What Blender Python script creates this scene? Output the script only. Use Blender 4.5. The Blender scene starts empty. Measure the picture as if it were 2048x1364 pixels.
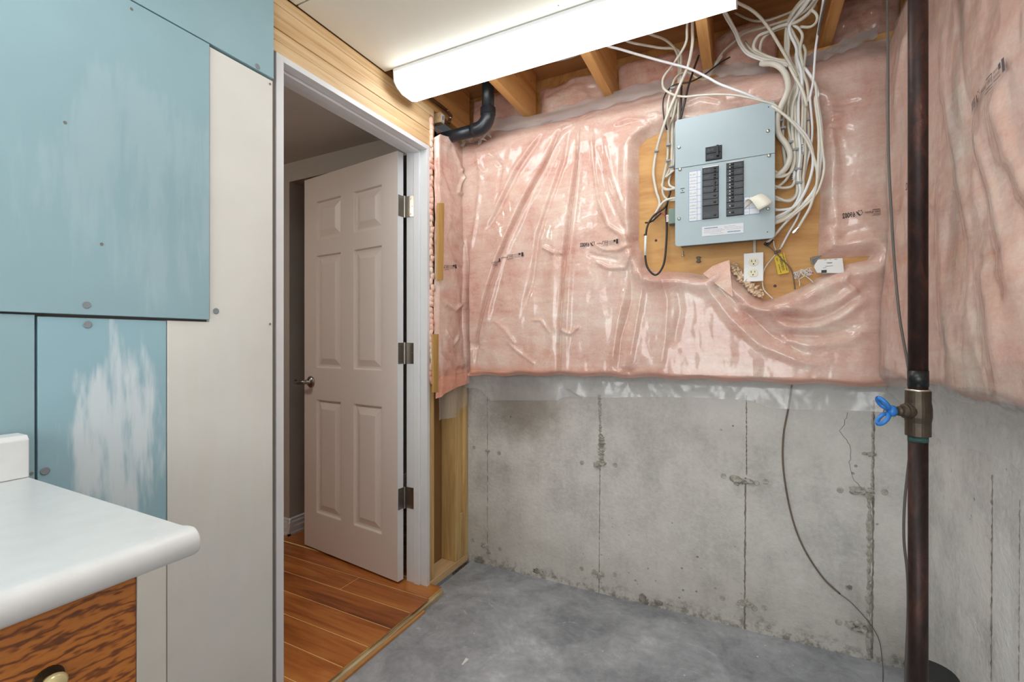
import bpy, bmesh, math, random
import numpy as np
from mathutils import Vector, Matrix
random.seed(7)
scene = bpy.context.scene
COL = scene.collection

# ------------------------------------------------------------------ camera
FPX, YAW, CAMZ = 925.0, math.radians(26.7), 1.17
cam_data = bpy.data.cameras.new('camera'); cam = bpy.data.objects.new('camera', cam_data); COL.objects.link(cam)
cam_data.sensor_width = 36.0; cam_data.lens = 36.0 * FPX / 2048.0; cam_data.clip_start = 0.02
cam.location = (0, 0, CAMZ); cam.rotation_euler = (math.radians(90), 0, YAW)
scene.camera = cam
# ------------------------------------------------------------------ world, exposure
world = bpy.data.worlds.new('world'); scene.world = world; world.use_nodes = True
world.node_tree.nodes['Background'].inputs['Color'].default_value = (0.9, 0.95, 1.0, 1)
world.node_tree.nodes['Background'].inputs['Strength'].default_value = 0.05
scene.view_settings.view_transform = 'Standard'; scene.view_settings.look = 'None'
scene.view_settings.gamma = 1.0; scene.view_settings.use_curve_mapping = False
scene.view_settings.exposure = 0.5
scene.cycles.use_light_tree = False
scene.cycles.max_bounces = 7; scene.cycles.diffuse_bounces = 4; scene.cycles.glossy_bounces = 3; scene.cycles.transparent_max_bounces = 8; scene.cycles.caustics_reflective = False
LIGHT_STRENGTH = 5.8        # the fluorescent fixture in view
REAR_FILL_STRENGTH = 9.0         # added fill: a second fixture, unseen, above the camera
HALL_FILL_STRENGTH = 24.0         # added fill: an unseen lamp that brightens the hall
# fill light added behind the camera, set in a made-up rear window
win_fill = bpy.data.lights.new('window_fill_light', 'AREA'); win_fill.shape = 'RECTANGLE'; win_fill.size = 1.64; win_fill.size_y = 2.0; win_fill.energy = 40; win_fill.color = (.95, .98, 1)
win_fill_o = bpy.data.objects.new('window_fill_light', win_fill); COL.objects.link(win_fill_o); win_fill_o.location = (-.40, -2.575, 1.10); win_fill_o.rotation_euler = (math.radians(90), 0, 0)
# ------------------------------------------------------------------ geometry of the photograph
SN, CS = math.sin(YAW), math.cos(YAW)
def ray(px, py):
    u = (px - 1024.0) / FPX; v = (682.0 - py) / FPX
    return Vector((-SN + u * CS, CS + u * SN, v))
def onY(px, py, Y): d = ray(px, py); t = Y / d.y; return Vector((d.x * t, Y, CAMZ + d.z * t))
def onX(px, py, X): d = ray(px, py); t = X / d.x; return Vector((X, d.y * t, CAMZ + d.z * t))
def onZ(px, py, Z): d = ray(px, py); t = (Z - CAMZ) / d.z; return Vector((d.x * t, d.y * t, Z))
YA, XD, XB = 2.10, -1.32, 0.52          # back wall, left stud wall face, right wall
ZC = 2.275                              # underside of ceiling board

# ------------------------------------------------------------------ mesh helpers
class MB:
    def __init__(s): s.v = []; s.f = []
    def add(s, vs, fs):
        n = len(s.v); s.v += [tuple(v) for v in vs]; s.f += [tuple(i + n for i in f) for f in fs]; return s
    def box(s, x0, x1, y0, y1, z0, z1):
        return s.add([(x0,y0,z0),(x1,y0,z0),(x1,y1,z0),(x0,y1,z0),(x0,y0,z1),(x1,y0,z1),(x1,y1,z1),(x0,y1,z1)],
                     [(0,3,2,1),(4,5,6,7),(0,1,5,4),(1,2,6,5),(2,3,7,6),(3,0,4,7)])
    def prism(s, poly, axis, a, b):
        n = len(poly)
        def P(p, w): return (w, p[0], p[1]) if axis == 'x' else ((p[0], w, p[1]) if axis == 'y' else (p[0], p[1], w))
        vs = [P(p, a) for p in poly] + [P(p, b) for p in poly]
        fs = [tuple(range(n)), tuple(range(2*n-1, n-1, -1))] + [(i, i+n, (i+1)%n+n, (i+1)%n) for i in range(n)]
        return s.add(vs, fs)
    def tube(s, pts, r, n=8, flat=1.0, cap=True):
        pts = [Vector(p) for p in pts]; m = len(pts)
        rr = r if hasattr(r, '__len__') else [r]*m
        up = None; vs = []; fs = []
        for i in range(m):
            t = (pts[min(i+1, m-1)] - pts[max(i-1, 0)]).normalized()
            if up is None:
                up = Vector((0,1,0)) if abs(t.y) < .9 else Vector((1,0,0))
            up = (up - t * up.dot(t))
            if up.length < 1e-6: up = Vector((1,0,0)) - t * t.x
            up.normalize(); sd = t.cross(up)
            for k in range(n):
                a = 2*math.pi*k/n
                vs.append(pts[i] + sd*math.cos(a)*rr[i] + up*math.sin(a)*rr[i]*flat)
        for i in range(m-1):
            for k in range(n):
                fs.append((i*n+k, i*n+(k+1)%n, (i+1)*n+(k+1)%n, (i+1)*n+k))
        if cap: fs += [tuple(range(n-1,-1,-1)), tuple((m-1)*n+k for k in range(n))]
        return s.add(vs, fs)
    def disc(s, c, axis, r, h, n=14):
        c = Vector(c); a = Vector(axis).normalized()
        return s.tube([c - a*h/2, c + a*h/2], r, n)
    def lathe(s, c, axis, prof, n=20):
        c = Vector(c); a = Vector(axis).normalized()
        return s.tube([c + a*h for r, h in prof], [max(r, 1e-4) for r, h in prof], n)
    def blob(s, c, r, seed=0, amp=.25, sub=2):
        bm = bmesh.new(); bmesh.ops.create_icosphere(bm, subdivisions=sub, radius=1)
        rnd = random.Random(seed); ph = [rnd.uniform(0, 6.28) for _ in range(9)]
        vs = []
        for v in bm.verts:
            p = v.co
            k = 1 + amp*(math.sin(3*p.x+ph[0])*math.sin(4*p.y+ph[1]) + .7*math.sin(7*p.z+ph[2]+3*p.x) + .5*math.sin(9*p.y+ph[3]-5*p.z) + .4*rnd.uniform(-1,1))
            vs.append((c[0]+p.x*r[0]*k, c[1]+p.y*r[1]*k, c[2]+p.z*r[2]*k))
        fs = [tuple(v.index for v in f.verts) for f in bm.faces]; bm.free()
        return s.add(vs, fs)
    def mesh(s, name):
        me = bpy.data.meshes.new(name); me.from_pydata(s.v, [], s.f); me.update(); return me
def spline(pts, step=6):
    pts = [Vector(p) for p in pts]
    if len(pts) < 3: return pts
    out = []
    for i in range(len(pts)-1):
        p0 = pts[i-1] if i else pts[0]*2 - pts[1]
        p1, p2 = pts[i], pts[i+1]
        p3 = pts[i+2] if i+2 < len(pts) else p2*2 - p1
        for k in range(step):
            t = k/step
            out.append(.5*((2*p1) + (p2-p0)*t + (2*p0-5*p1+4*p2-p3)*t*t + (3*p1-p0-3*p2+p3)*t**3))
    out.append(pts[-1]); return out
LOC = {}
def obj(name, mb, m, parent=None, bevel=0, smooth=False, seg=2):
    me = mb.mesh(name) if isinstance(mb, MB) else mb
    o = bpy.data.objects.new(name, me); COL.objects.link(o)
    if m is not None and not me.materials: me.materials.append(m)
    if smooth:
        me.polygons.foreach_set('use_smooth', [True]*len(me.polygons))
    if bevel:
        b = o.modifiers.new('bevel', 'BEVEL'); b.width = bevel; b.segments = seg; b.limit_method = 'ANGLE'; b.angle_limit = math.radians(40)
        b.harden_normals = False
    if parent is not None:
        o.parent = parent
        if parent in LOC: o.matrix_parent_inverse = Matrix.Translation(-LOC[parent])
    return o
def thing(name, loc, label=None, cat=None, group=None, kind=None):
    o = bpy.data.objects.new(name, None); COL.objects.link(o); o.location = loc; LOC[o] = Vector(loc)
    o.empty_display_size = .05
    return tag(o, label, cat, group, kind)
def tag(o, label=None, cat=None, group=None, kind=None):
    if label: o['label'] = label
    if cat: o['category'] = cat
    if group: o['group'] = group
    if kind: o['kind'] = kind
    return o
def struct(name, mb, m, parent=None, bevel=0, label=None, smooth=False):
    o = obj(name, mb, m, parent, bevel, smooth)
    if parent is None: o['kind'] = 'structure'
    if label: o['label'] = label
    return o

# ------------------------------------------------------------------ materials
def lin(r, g, b):
    f = lambda c: (c/255/12.92) if c/255 <= .04045 else ((c/255+.055)/1.055)**2.4
    return (f(r), f(g), f(b), 1.0)
class NT:
    def __init__(s, name):
        s.m = bpy.data.materials.new(name); s.m.use_nodes = True; s.t = s.m.node_tree; s.t.nodes.clear()
        s.out = s.n('ShaderNodeOutputMaterial'); s.tc = s.n('ShaderNodeTexCoord')
    def n(s, typ, **kw):
        nd = s.t.nodes.new(typ)
        for k, v in kw.items(): setattr(nd, k, v)
        return nd
    def l(s, a, b): s.t.links.new(a, b); return s
    def coords(s, scale=(1,1,1), rot=(0,0,0), loc=(0,0,0)):
        mp = s.n('ShaderNodeMapping'); s.l(s.tc.outputs['Object'], mp.inputs['Vector'])
        mp.inputs['Scale'].default_value = scale; mp.inputs['Rotation'].default_value = rot; mp.inputs['Location'].default_value = loc
        return mp.outputs['Vector']
    def noise(s, vec, scale, detail=4, rough=.55, dist=0):
        nd = s.n('ShaderNodeTexNoise'); s.l(vec, nd.inputs['Vector'])
        nd.inputs['Scale'].default_value = scale; nd.inputs['Detail'].default_value = detail
        nd.inputs['Roughness'].default_value = rough; nd.inputs['Distortion'].default_value = dist
        return nd.outputs['Fac']
    def ramp(s, fac, stops):
        nd = s.n('ShaderNodeValToRGB'); s.l(fac, nd.inputs['Fac']); cr = nd.color_ramp
        while len(cr.elements) < len(stops): cr.elements.new(.5)
        for e, (p, c) in zip(cr.elements, stops):
            e.position = p; e.color = c if len(c) == 4 else (*c, 1)
        return nd.outputs['Color']
    def mix(s, fac, a, b, mode='MIX'):
        nd = s.n('ShaderNodeMix', data_type='RGBA', blend_type=mode)
        for sock, v in ((nd.inputs[0], fac), (nd.inputs[6], a), (nd.inputs[7], b)):
            if hasattr(v, 'links') or isinstance(v, bpy.types.NodeSocket): s.l(v, sock)
            else: sock.default_value = v
        return nd.outputs[2]
    def math(s, op, a, b=None, clamp=False):
        nd = s.n('ShaderNodeMath', operation=op); nd.use_clamp = clamp
        for i, v in enumerate((a, b)):
            if v is None: continue
            if isinstance(v, bpy.types.NodeSocket): s.l(v, nd.inputs[i])
            else: nd.inputs[i].default_value = v
        return nd.outputs[0]
    def maprange(s, v, a, b, c=0, d=1, smooth=True):
        nd = s.n('ShaderNodeMapRange'); nd.interpolation_type = 'SMOOTHSTEP' if smooth else 'LINEAR'
        s.l(v, nd.inputs[0])
        for i, x in enumerate((a, b, c, d)): nd.inputs[i+1].default_value = x
        return nd.outputs[0]
    def xyz(s):
        nd = s.n('ShaderNodeSeparateXYZ'); s.l(s.tc.outputs['Object'], nd.inputs[0]); return nd.outputs
    def bump(s, h, strength=.3, dist=.005, normal=None):
        nd = s.n('ShaderNodeBump'); s.l(h, nd.inputs['Height']); nd.inputs['Strength'].default_value = strength
        nd.inputs['Distance'].default_value = dist
        if normal is not None: s.l(normal, nd.inputs['Normal'])
        return nd.outputs['Normal']
    def princ(s, color, rough=.5, metal=0, normal=None, coat=0, spec=.5, coat_rough=.1):
        p = s.n('ShaderNodeBsdfPrincipled')
        if isinstance(color, bpy.types.NodeSocket): s.l(color, p.inputs['Base Color'])
        else: p.inputs['Base Color'].default_value = color
        if isinstance(rough, bpy.types.NodeSocket): s.l(rough, p.inputs['Roughness'])
        else: p.inputs['Roughness'].default_value = rough
        p.inputs['Metallic'].default_value = metal; p.inputs['Coat Weight'].default_value = coat
        p.inputs['Coat Roughness'].default_value = coat_rough
        p.inputs['Specular IOR Level'].default_value = spec
        if normal is not None: s.l(normal, p.inputs['Normal'])
        s.l(p.outputs[0], s.out.inputs['Surface']); return p
def plain(name, c, rough=.5, metal=0, coat=0, bump=0, bscale=80, var=.06, spec=.5, vscale=9):
    t = NT(name); v = t.coords()
    f = t.noise(v, vscale, 3)
    a = tuple(x*(1-var) for x in c[:3]) + (1,); b = tuple(min(1, x*(1+var)) for x in c[:3]) + (1,)
    col = t.ramp(f, [(.3, a), (.7, b)])
    nrm = t.bump(t.noise(v, bscale, 3), bump, .002) if bump else None
    t.princ(col, rough, metal, nrm, coat, spec); return t.m
def wood(name, dark, light, axis='y', scale=14, rough=.6, knots=True, stretch=.06, bump=.15, coat=0, contrast=(.35,.68)):
    t = NT(name); sc = [1,1,1]; sc['xyz'.index(axis)] = stretch
    v = t.coords(tuple(sc)); f = t.noise(v, scale, 5, .6, 1.2); g = t.noise(v, scale*7, 3, .6, .3)
    h = t.math('ADD', t.math('MULTIPLY', f, .75), t.math('MULTIPLY', g, .25))
    col = t.ramp(h, [(contrast[0], dark), ((contrast[0]+contrast[1])/2, tuple((a*.4+b*.6) for a, b in zip(dark, light))), (contrast[1], light)])
    if knots:
        vo = t.n('ShaderNodeTexVoronoi'); sc2 = [1,1,1]; sc2['xyz'.index(axis)] = .45
        t.l(t.coords(tuple(sc2)), vo.inputs['Vector']); vo.inputs['Scale'].default_value = 6.5
        k = t.maprange(vo.outputs['Distance'], .03, .09, 1, 0)
        col = t.mix(k, col, tuple(x*.35 for x in dark[:3]) + (1,))
    t.princ(col, rough, 0, t.bump(h, bump, .002), coat); return t.m

M = {}
pine_d, pine_l = lin(198,154,100), lin(236,208,164)
M['pine'] = wood('pine_along_y', pine_d, pine_l, 'y')
M['pine_z'] = wood('pine_along_z', lin(180,138,80), lin(226,194,134), 'z')
M['joist'] = wood('joist_wood', lin(190,128,66), lin(232,182,114), 'y', 10)
M['ply'] = wood('plywood', lin(176,118,58), lin(226,178,112), 'x', 7, knots=True, stretch=.25, contrast=(.3,.72))
M['lath'] = wood('lath_wood', lin(170,128,62), lin(206,168,98), 'z', 20)
M['subfloor'] = wood('subfloor_wood', lin(160,112,68), lin(205,152,100), 'x', 8)
def oak():
    t = NT('oak'); v = t.coords((1,.28,1)); w = t.n('ShaderNodeTexWave', wave_type='BANDS', bands_direction='Z'); t.l(v, w.inputs['Vector'])
    w.inputs['Scale'].default_value = 21; w.inputs['Distortion'].default_value = 12; w.inputs['Detail'].default_value = 3; w.inputs['Detail Scale'].default_value = 2.2; w.inputs['Detail Roughness'].default_value = .7
    g = t.noise(t.coords((1,.08,1)), 160, 3, .6)
    h = t.math('ADD', t.math('MULTIPLY', w.outputs['Fac'], .7), t.math('MULTIPLY', g, .3))
    col = t.ramp(h, [(.12, lin(104,54,18)), (.32, lin(150,84,28)), (.55, lin(182,108,38)), (.9, lin(192,118,46))])
    t.princ(col, .35, 0, t.bump(h, .08, .001), .3); return t.m
M['oak'] = oak()
M['paper_brown'] = plain('brown_board_paper', lin(150,112,70), .8)
M['ply_edge'] = wood('plywood_edge', lin(150,120,80), lin(226,208,168), 'y', 30, knots=False)
M['core_glint'] = plain('laminate_core_glint', lin(240,210,140), .7)  # pale core, also painting the light caught on plank bevels along the seams

def laminate():
    t = NT('laminate'); v = t.coords((.12,1,1)); f = t.noise(v, 14, 6, .62, .8); g = t.noise(t.coords((.02,1,1)), 60, 3)
    oi = t.n('ShaderNodeObjectInfo')
    h = t.math('ADD', t.math('MULTIPLY', f, .65), t.math('MULTIPLY', g, .25))
    h = t.math('ADD', h, t.math('MULTIPLY', oi.outputs['Random'], .1))
    col = t.ramp(h, [(.36, lin(112,56,26)), (.5, lin(168,96,42)), (.66, lin(198,130,66))])
    t.princ(col, .28, 0, t.bump(g, .05, .001), 0); return t.m
M['laminate'] = laminate()

def concrete(name, base, flo=False):
    t = NT(name); v = t.coords(); X, Y, Z = t.xyz()
    big = t.noise(v, 1.6, 4, .6, .4); mid = t.noise(v, 7, 5, .65); fine = t.noise(v, 60, 4, .7)
    streak = t.noise(t.coords((3,3,.35)), 5, 3, .6)
    h = t.math('ADD', t.math('ADD', t.math('MULTIPLY', big, .4), t.math('MULTIPLY', mid, .3)), t.math('ADD', t.math('MULTIPLY', fine, .20), t.math('MULTIPLY', streak, .10)))
    d = tuple(x*.70 for x in base[:3])+(1,); l_ = tuple(min(1, x*1.16) for x in base[:3])+(1,)
    col = t.ramp(h, [(.38, d), (.5, base), (.61, l_)])
    # pits
    vo = t.n('ShaderNodeTexVoronoi'); t.l(v, vo.inputs['Vector']); vo.inputs['Scale'].default_value = 22; vo.inputs['Randomness'].default_value = 1
    pit = t.math('MULTIPLY', t.maprange(vo.outputs['Distance'], .06, .12, 1, 0), t.maprange(t.noise(v, 3.1, 2), .55, .66))
    col = t.mix(t.math('MULTIPLY', pit, .7), col, tuple(x*.4 for x in base[:3])+(1,))
    # damp, mould-flecked strip along the foot of the wall
    foot = t.math('ADD', Z, t.math('MULTIPLY', t.noise(v, 14, 5, .7), .16))
    fk = t.math('MULTIPLY', t.maprange(foot, .07, .15, 1, 0), t.maprange(t.noise(v, 35, 4, .7), .42, .62))
    col = t.mix(t.math('MULTIPLY', fk, .75), col, lin(82,74,64))
    low = t.maprange(t.math('ADD', Z, t.math('MULTIPLY', mid, .25)), .2, .5, 1, 0)
    col = t.mix(t.math('MULTIPLY', low, .25), col, lin(150,142,126))
    # brown water stain below the plastic
    sx = t.math('DIVIDE', t.math('ADD', X, 1.0), .26); sz = t.math('DIVIDE', t.math('SUBTRACT', Z, .86), .26)
    r = t.math('ADD', t.math('SQRT', t.math('ADD', t.math('MULTIPLY', sx, sx), t.math('MULTIPLY', sz, sz))), t.math('MULTIPLY', t.noise(v, 9, 5, .65), .8))
    st = t.math('MULTIPLY', t.maprange(r, .7, 1.45, 1, 0), .6)
    if not flo: col = t.mix(st, col, lin(112,98,78))
    hh = t.math('SUBTRACT', t.math('ADD', t.math('MULTIPLY', mid, .5), t.math('MULTIPLY', fine, .5)), t.math('MULTIPLY', pit, .8))
    t.princ(col, .85, 0, t.bump(hh, .8, .008), 0, .25); return t.m
M['concrete'] = concrete('concrete_wall', lin(205,201,195))
M['concrete_b'] = concrete('concrete_side', lin(232,231,227), True)
M['scar'] = plain('concrete_scar', lin(170,166,156), .9, bump=.6, bscale=120, var=.3, vscale=60)
M['grout_dark'] = plain('damp_joint', lin(132,126,116), .9, bump=.4, var=.4, vscale=40)

def floor_mat():
    t = NT('painted_concrete_floor'); v = t.coords()
    a = t.noise(v, 2.2, 5, .65, .6); b = t.noise(v, 9, 6, .7, .5); c = t.noise(v, 40, 4, .7)
    h = t.math('ADD', t.math('MULTIPLY', a, .5), t.math('ADD', t.math('MULTIPLY', b, .35), t.math('MULTIPLY', c, .15)))
    col = t.ramp(h, [(.38, lin(128,131,136)), (.48, lin(156,159,164)), (.57, lin(180,183,188)), (.65, lin(210,213,218))])
    vo = t.n('ShaderNodeTexVoronoi'); t.l(v, vo.inputs['Vector']); vo.inputs['Scale'].default_value = 26
    sp = t.math('MULTIPLY', t.maprange(t.math('ADD', vo.outputs['Distance'], t.math('MULTIPLY', c, .12)), .12, .15, 1, 0), t.maprange(t.noise(v, 4, 2), .56, .62))
    col = t.mix(sp, col, lin(226,226,228))
    sp2 = t.maprange(t.noise(t.coords((1,1.4,1)), 7, 7, .78, 1.2), .60, .66)
    col = t.mix(t.math('MULTIPLY', sp2, .65), col, lin(204,206,210))
    t.princ(col, .42, 0, t.bump(h, .15, .004), 0, .5); return t.m
M['floor'] = floor_mat()

def drywall(name, base, smear=0, center=(0,0), size=(1,1)):
    t = NT(name); v = t.coords(); X, Y, Z = t.xyz()
    f = t.noise(v, 2.5, 3); g = t.noise(v, 140, 2)
    d = tuple(x*.93 for x in base[:3])+(1,); l_ = tuple(min(1, x*1.06) for x in base[:3])+(1,)
    col = t.ramp(f, [(.3, d), (.7, l_)])
    if smear:
        sy = t.math('DIVIDE', t.math('SUBTRACT', Y, center[0]), size[0]); sz = t.math('DIVIDE', t.math('SUBTRACT', Z, center[1]), size[1])
        r = t.math('SQRT', t.math('ADD', t.math('MULTIPLY', sy, sy), t.math('MULTIPLY', sz, sz)))
        edge = t.maprange(r, .35, 1.0, 1, 0)
        br = t.noise(t.coords((1,1,.12)), 42, 5, .65, .3); br2 = t.noise(t.coords((1,1,.22)), 17, 3, .6)
        k = t.math('ADD', t.math('MULTIPLY', br, .5), t.math('ADD', t.math('MULTIPLY', br2, .8), t.math('MULTIPLY', edge, .32)))
        k = t.maprange(k, .82, 1.04)
        k = t.math('MULTIPLY', t.math('MULTIPLY', k, t.maprange(r, .85, 1.1, 1, 0)), smear)
        col = t.mix(k, col, lin(230,240,246))
    t.princ(col, .7, 0, t.bump(g, .06, .001), 0, .35); return t.m
BLUE = lin(152,184,194)
M['blue'] = drywall('blue_board_upper', BLUE, .10, (.62, 1.55), (.34, .42))
M['blue_patch'] = drywall('blue_board_patch', lin(156,193,206), .8, (.55, .96), (.15, .36))
M['blue_plain'] = drywall('blue_board_plain', lin(154,186,195))
M['white_board'] = drywall('white_board', lin(228,228,222), .15, (.78, .75), (.22, .8))
M['white_board2'] = drywall('cream_board', lin(234,234,226))
M['gyp'] = plain('gypsum_edge', lin(138,146,150), .9)
M['gap'] = plain('dark_gap', lin(128,122,116), .9)
M['ceil'] = plain('ceiling_paint', lin(233,230,216), .75, var=.03, vscale=2)
M['hallpaint'] = plain('hall_wall_paint', lin(186,178,168), .7, var=.02)
M['hallceil'] = plain('hall_ceiling_paint', lin(205,198,190), .75, var=.02)
M['white_paint'] = plain('white_trim_paint', lin(226,228,230), .4, var=.02)
M['rear'] = plain('rear_wall_paint', lin(222,220,214), .75, var=.03)

def door_mat():
    t = NT('door_paint'); v = t.coords((1,1,.09)); f = t.noise(v, 30, 5, .6, 2.0)
    w = t.n('ShaderNodeTexWave'); t.l(t.coords((1,1,.14)), w.inputs['Vector']); w.inputs['Scale'].default_value = 24; w.inputs['Distortion'].default_value = 7; w.inputs['Detail'].default_value = 3
    h = t.math('ADD', t.math('MULTIPLY', f, .5), t.math('MULTIPLY', w.outputs['Fac'], .5))
    t.princ(lin(226,214,206), .42, 0, t.bump(h, .13, .0015), 0); return t.m
M['door'] = door_mat()
M['nickel'] = plain('satin_nickel', lin(150,144,136), .3, 1, var=.1)
M['steel'] = plain('zinc_steel', lin(176,172,164), .35, 1, var=.1)
M['brass'] = plain('pale_brass', lin(226,212,160), .25, .3, var=.05)
M['knob_back'] = plain('dark_backplate', lin(60,46,32), .4, .6)
M['counter'] = plain('white_laminate_counter', lin(232,235,236), .35, var=.03, bump=.12, bscale=60, vscale=30)
M['melamine'] = plain('white_melamine', lin(216,208,200), .5)
M['panel'] = plain('panel_grey_paint', lin(169,185,190), .38, var=.03, bump=.05, bscale=150)
M['panel_dark'] = plain('panel_box_grey', lin(128,132,128), .5)
M['black'] = plain('black_plastic', lin(26,28,32), .35, var=.2)
M['black2'] = plain('breaker_face', lin(26,30,36), .3, var=.25, vscale=60)
M['whitep'] = plain('white_plastic', lin(236,236,234), .35, var=.02)
M['ivory'] = plain('ivory_plastic', lin(232,226,196), .35, var=.02)
M['paper'] = plain('label_paper', lin(226,228,232), .7, var=.03)
M['paper_cream'] = plain('label_back_paper', lin(242,238,222), .7, var=.02)
M['blueink'] = plain('blue_ink', lin(96,140,196), .7)
M['greyink'] = plain('grey_ink', lin(168,164,160), .7)
M['navyink'] = plain('deep_blue_ink', lin(40,110,150), .7)
M['ink'] = plain('black_ink', lin(40,36,36), .6)
M['mould'] = plain('moulded_lettering', lin(78,86,96), .5)
M['greyprint'] = plain('faded_black_ink', lin(86,78,84), .6)
M['cable'] = plain('white_cable_jacket', lin(222,216,202), .42, var=.05, vscale=20)
M['cable2'] = plain('aged_cable_jacket', lin(206,198,180), .45, var=.07, vscale=20)
M['cable_cool'] = plain('bright_cable_jacket', lin(236,236,236), .4, var=.03)
M['cable_black'] = plain('black_cable_jacket', lin(44,38,36), .4, var=.15)
M['cable_grey'] = plain('grey_cable_jacket', lin(104,98,92), .45, var=.1)
M['cable_brown'] = plain('brown_cable_jacket', lin(112,98,82), .5, var=.1)
M['wire_red'] = plain('red_wire', lin(176,80,100), .45)
M['abs'] = plain('black_abs_pipe', lin(34,38,44), .32, var=.2, vscale=30)
M['copper'] = plain('tarnished_copper', lin(126,92,72), .35, .8, var=.2)
M['solder'] = plain('bright_solder', lin(214,206,192), .25, .9, var=.1)
M['clip'] = plain('grey_cable_clip', lin(150,152,154), .45)
M['yellow'] = plain('yellow_tag', lin(226,190,30), .5, var=.04)
M['green'] = plain('terminal_green', lin(120,140,128), .5)
M['bluehandle'] = plain('blue_valve_handle', lin(50,126,206), .35, var=.08)
M['bronze'] = plain('aged_bronze', lin(86,74,62), .45, .55, var=.3, vscale=25)
M['tape'] = plain('black_tape', lin(22,26,28), .35)
M['patina'] = plain('green_patina', lin(52,86,80), .7, var=.3, vscale=60)
M['rubber'] = plain('black_bucket_plastic', lin(24,26,28), .4)
def pipe_mat():
    t = NT('rusty_dark_pipe'); v = t.coords((1,1,.4)); f = t.noise(v, 26, 5, .7, .5)
    col = t.ramp(f, [(.35, lin(32,22,20)), (.52, lin(56,36,32)), (.66, lin(86,50,40)), (.75, lin(120,92,84))])
    t.princ(col, .5, .3, t.bump(f, .2, .002), 0); return t.m
M['pipe'] = pipe_mat()

def pink(name='pink_fibreglass', coat=0):
    t = NT(name); v = t.coords(); X, Y, Z = t.xyz()
    a = t.noise(v, 4.2, 4, .65, .6); b = t.noise(t.coords((.4,.4,1.5)), 15, 5, .75, .4); c = t.noise(v, 110, 3, .7)
    h = t.math('ADD', t.math('MULTIPLY', a, .5), t.math('ADD', t.math('MULTIPLY', b, .33), t.math('MULTIPLY', c, .17)))
    col = t.ramp(h, [(.34, lin(212,144,124)), (.42, lin(232,178,158)), (.53, lin(243,205,186)), (.64, lin(252,232,215))])
    edge = t.math('MULTIPLY', t.maprange(t.math('ADD', Z, t.math('MULTIPLY', t.noise(v, 12, 4), .05)), 1.05, 1.09, 1, 0), .55)
    col = t.mix(edge, col, lin(232,150,118))
    orange = t.maprange(t.noise(t.coords((1,1,1), (0,0,0), (5,3,1)), 5.5, 4, .65), .6, .74)
    col = t.mix(t.math('MULTIPLY', orange, .5), col, lin(226,150,112))
    t.princ(col, .9, 0, t.bump(t.math('ADD', b, c), .35, .006), coat, .2, .12); return t.m
M['pink'] = pink(); M['pink_coat'] = pink('pink_fibreglass_wrapped', .7)
M['torn'] = plain('torn_fibreglass', lin(244,212,180), .95, bump=1, bscale=90, var=.2, vscale=60)
def film(name, haze, rough=.14, tint=(1,1,1,1), bump=.25):
    t = NT(name); v = t.coords()
    lw = t.n('ShaderNodeLayerWeight'); lw.inputs['Blend'].default_value = .5
    f = t.math('ADD', t.math('MULTIPLY', t.math('POWER', lw.outputs['Facing'], 4.0), .75), .06, True)
    gl = t.n('ShaderNodeBsdfGlossy'); gl.inputs['Roughness'].default_value = rough
    tr = t.n('ShaderNodeBsdfTransparent'); tr.inputs['Color'].default_value = tint
    df = t.n('ShaderNodeBsdfDiffuse'); df.inputs['Color'].default_value = (.86,.87,.88,1)
    tl = t.n('ShaderNodeBsdfTranslucent'); tl.inputs['Color'].default_value = (.86,.87,.88,1)
    m0 = t.n('ShaderNodeMixShader'); m0.inputs[0].default_value = .35; t.l(df.outputs[0], m0.inputs[1]); t.l(tl.outputs[0], m0.inputs[2])
    m1 = t.n('ShaderNodeMixShader'); m1.inputs[0].default_value = haze
    t.l(tr.outputs[0], m1.inputs[1]); t.l(m0.outputs[0], m1.inputs[2])
    m2 = t.n('ShaderNodeMixShader'); t.l(f, m2.inputs[0]); t.l(m1.outputs[0], m2.inputs[1]); t.l(gl.outputs[0], m2.inputs[2])
    t.l(m2.outputs[0], t.out.inputs['Surface']); return t.m
M['film'] = film('clear_poly_film', .15)
M['film_grey'] = film('clear_poly_film_loose', .24, .22)
M['film_white'] = film('bunched_poly_film', .55, .2)
def emit(name, strength, color=(1,1,1,1)):
    t = NT(name); e = t.n('ShaderNodeEmission'); e.inputs['Strength'].default_value = strength; e.inputs['Color'].default_value = color
    t.l(e.outputs[0], t.out.inputs['Surface']); return t.m
M['lens'] = emit('lit_prismatic_lens', LIGHT_STRENGTH, (.97, .99, 1, 1))
M['lens_rear_fill'] = emit('added_rear_fill_lens', REAR_FILL_STRENGTH, (.97, .99, 1, 1))
M['lens_hall_fill'] = emit('added_hall_fill_globe', HALL_FILL_STRENGTH, (1, .92, .83, 1))

# ================================================================== SETTING
YR = -2.6                                 # rear end of the room
# floor slab
struct('floor', MB().box(-1.30, XB, YR, YA+.02, -.1, 0), M['floor'], label='grey painted concrete floor with pale scuffs and paint specks')
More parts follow.
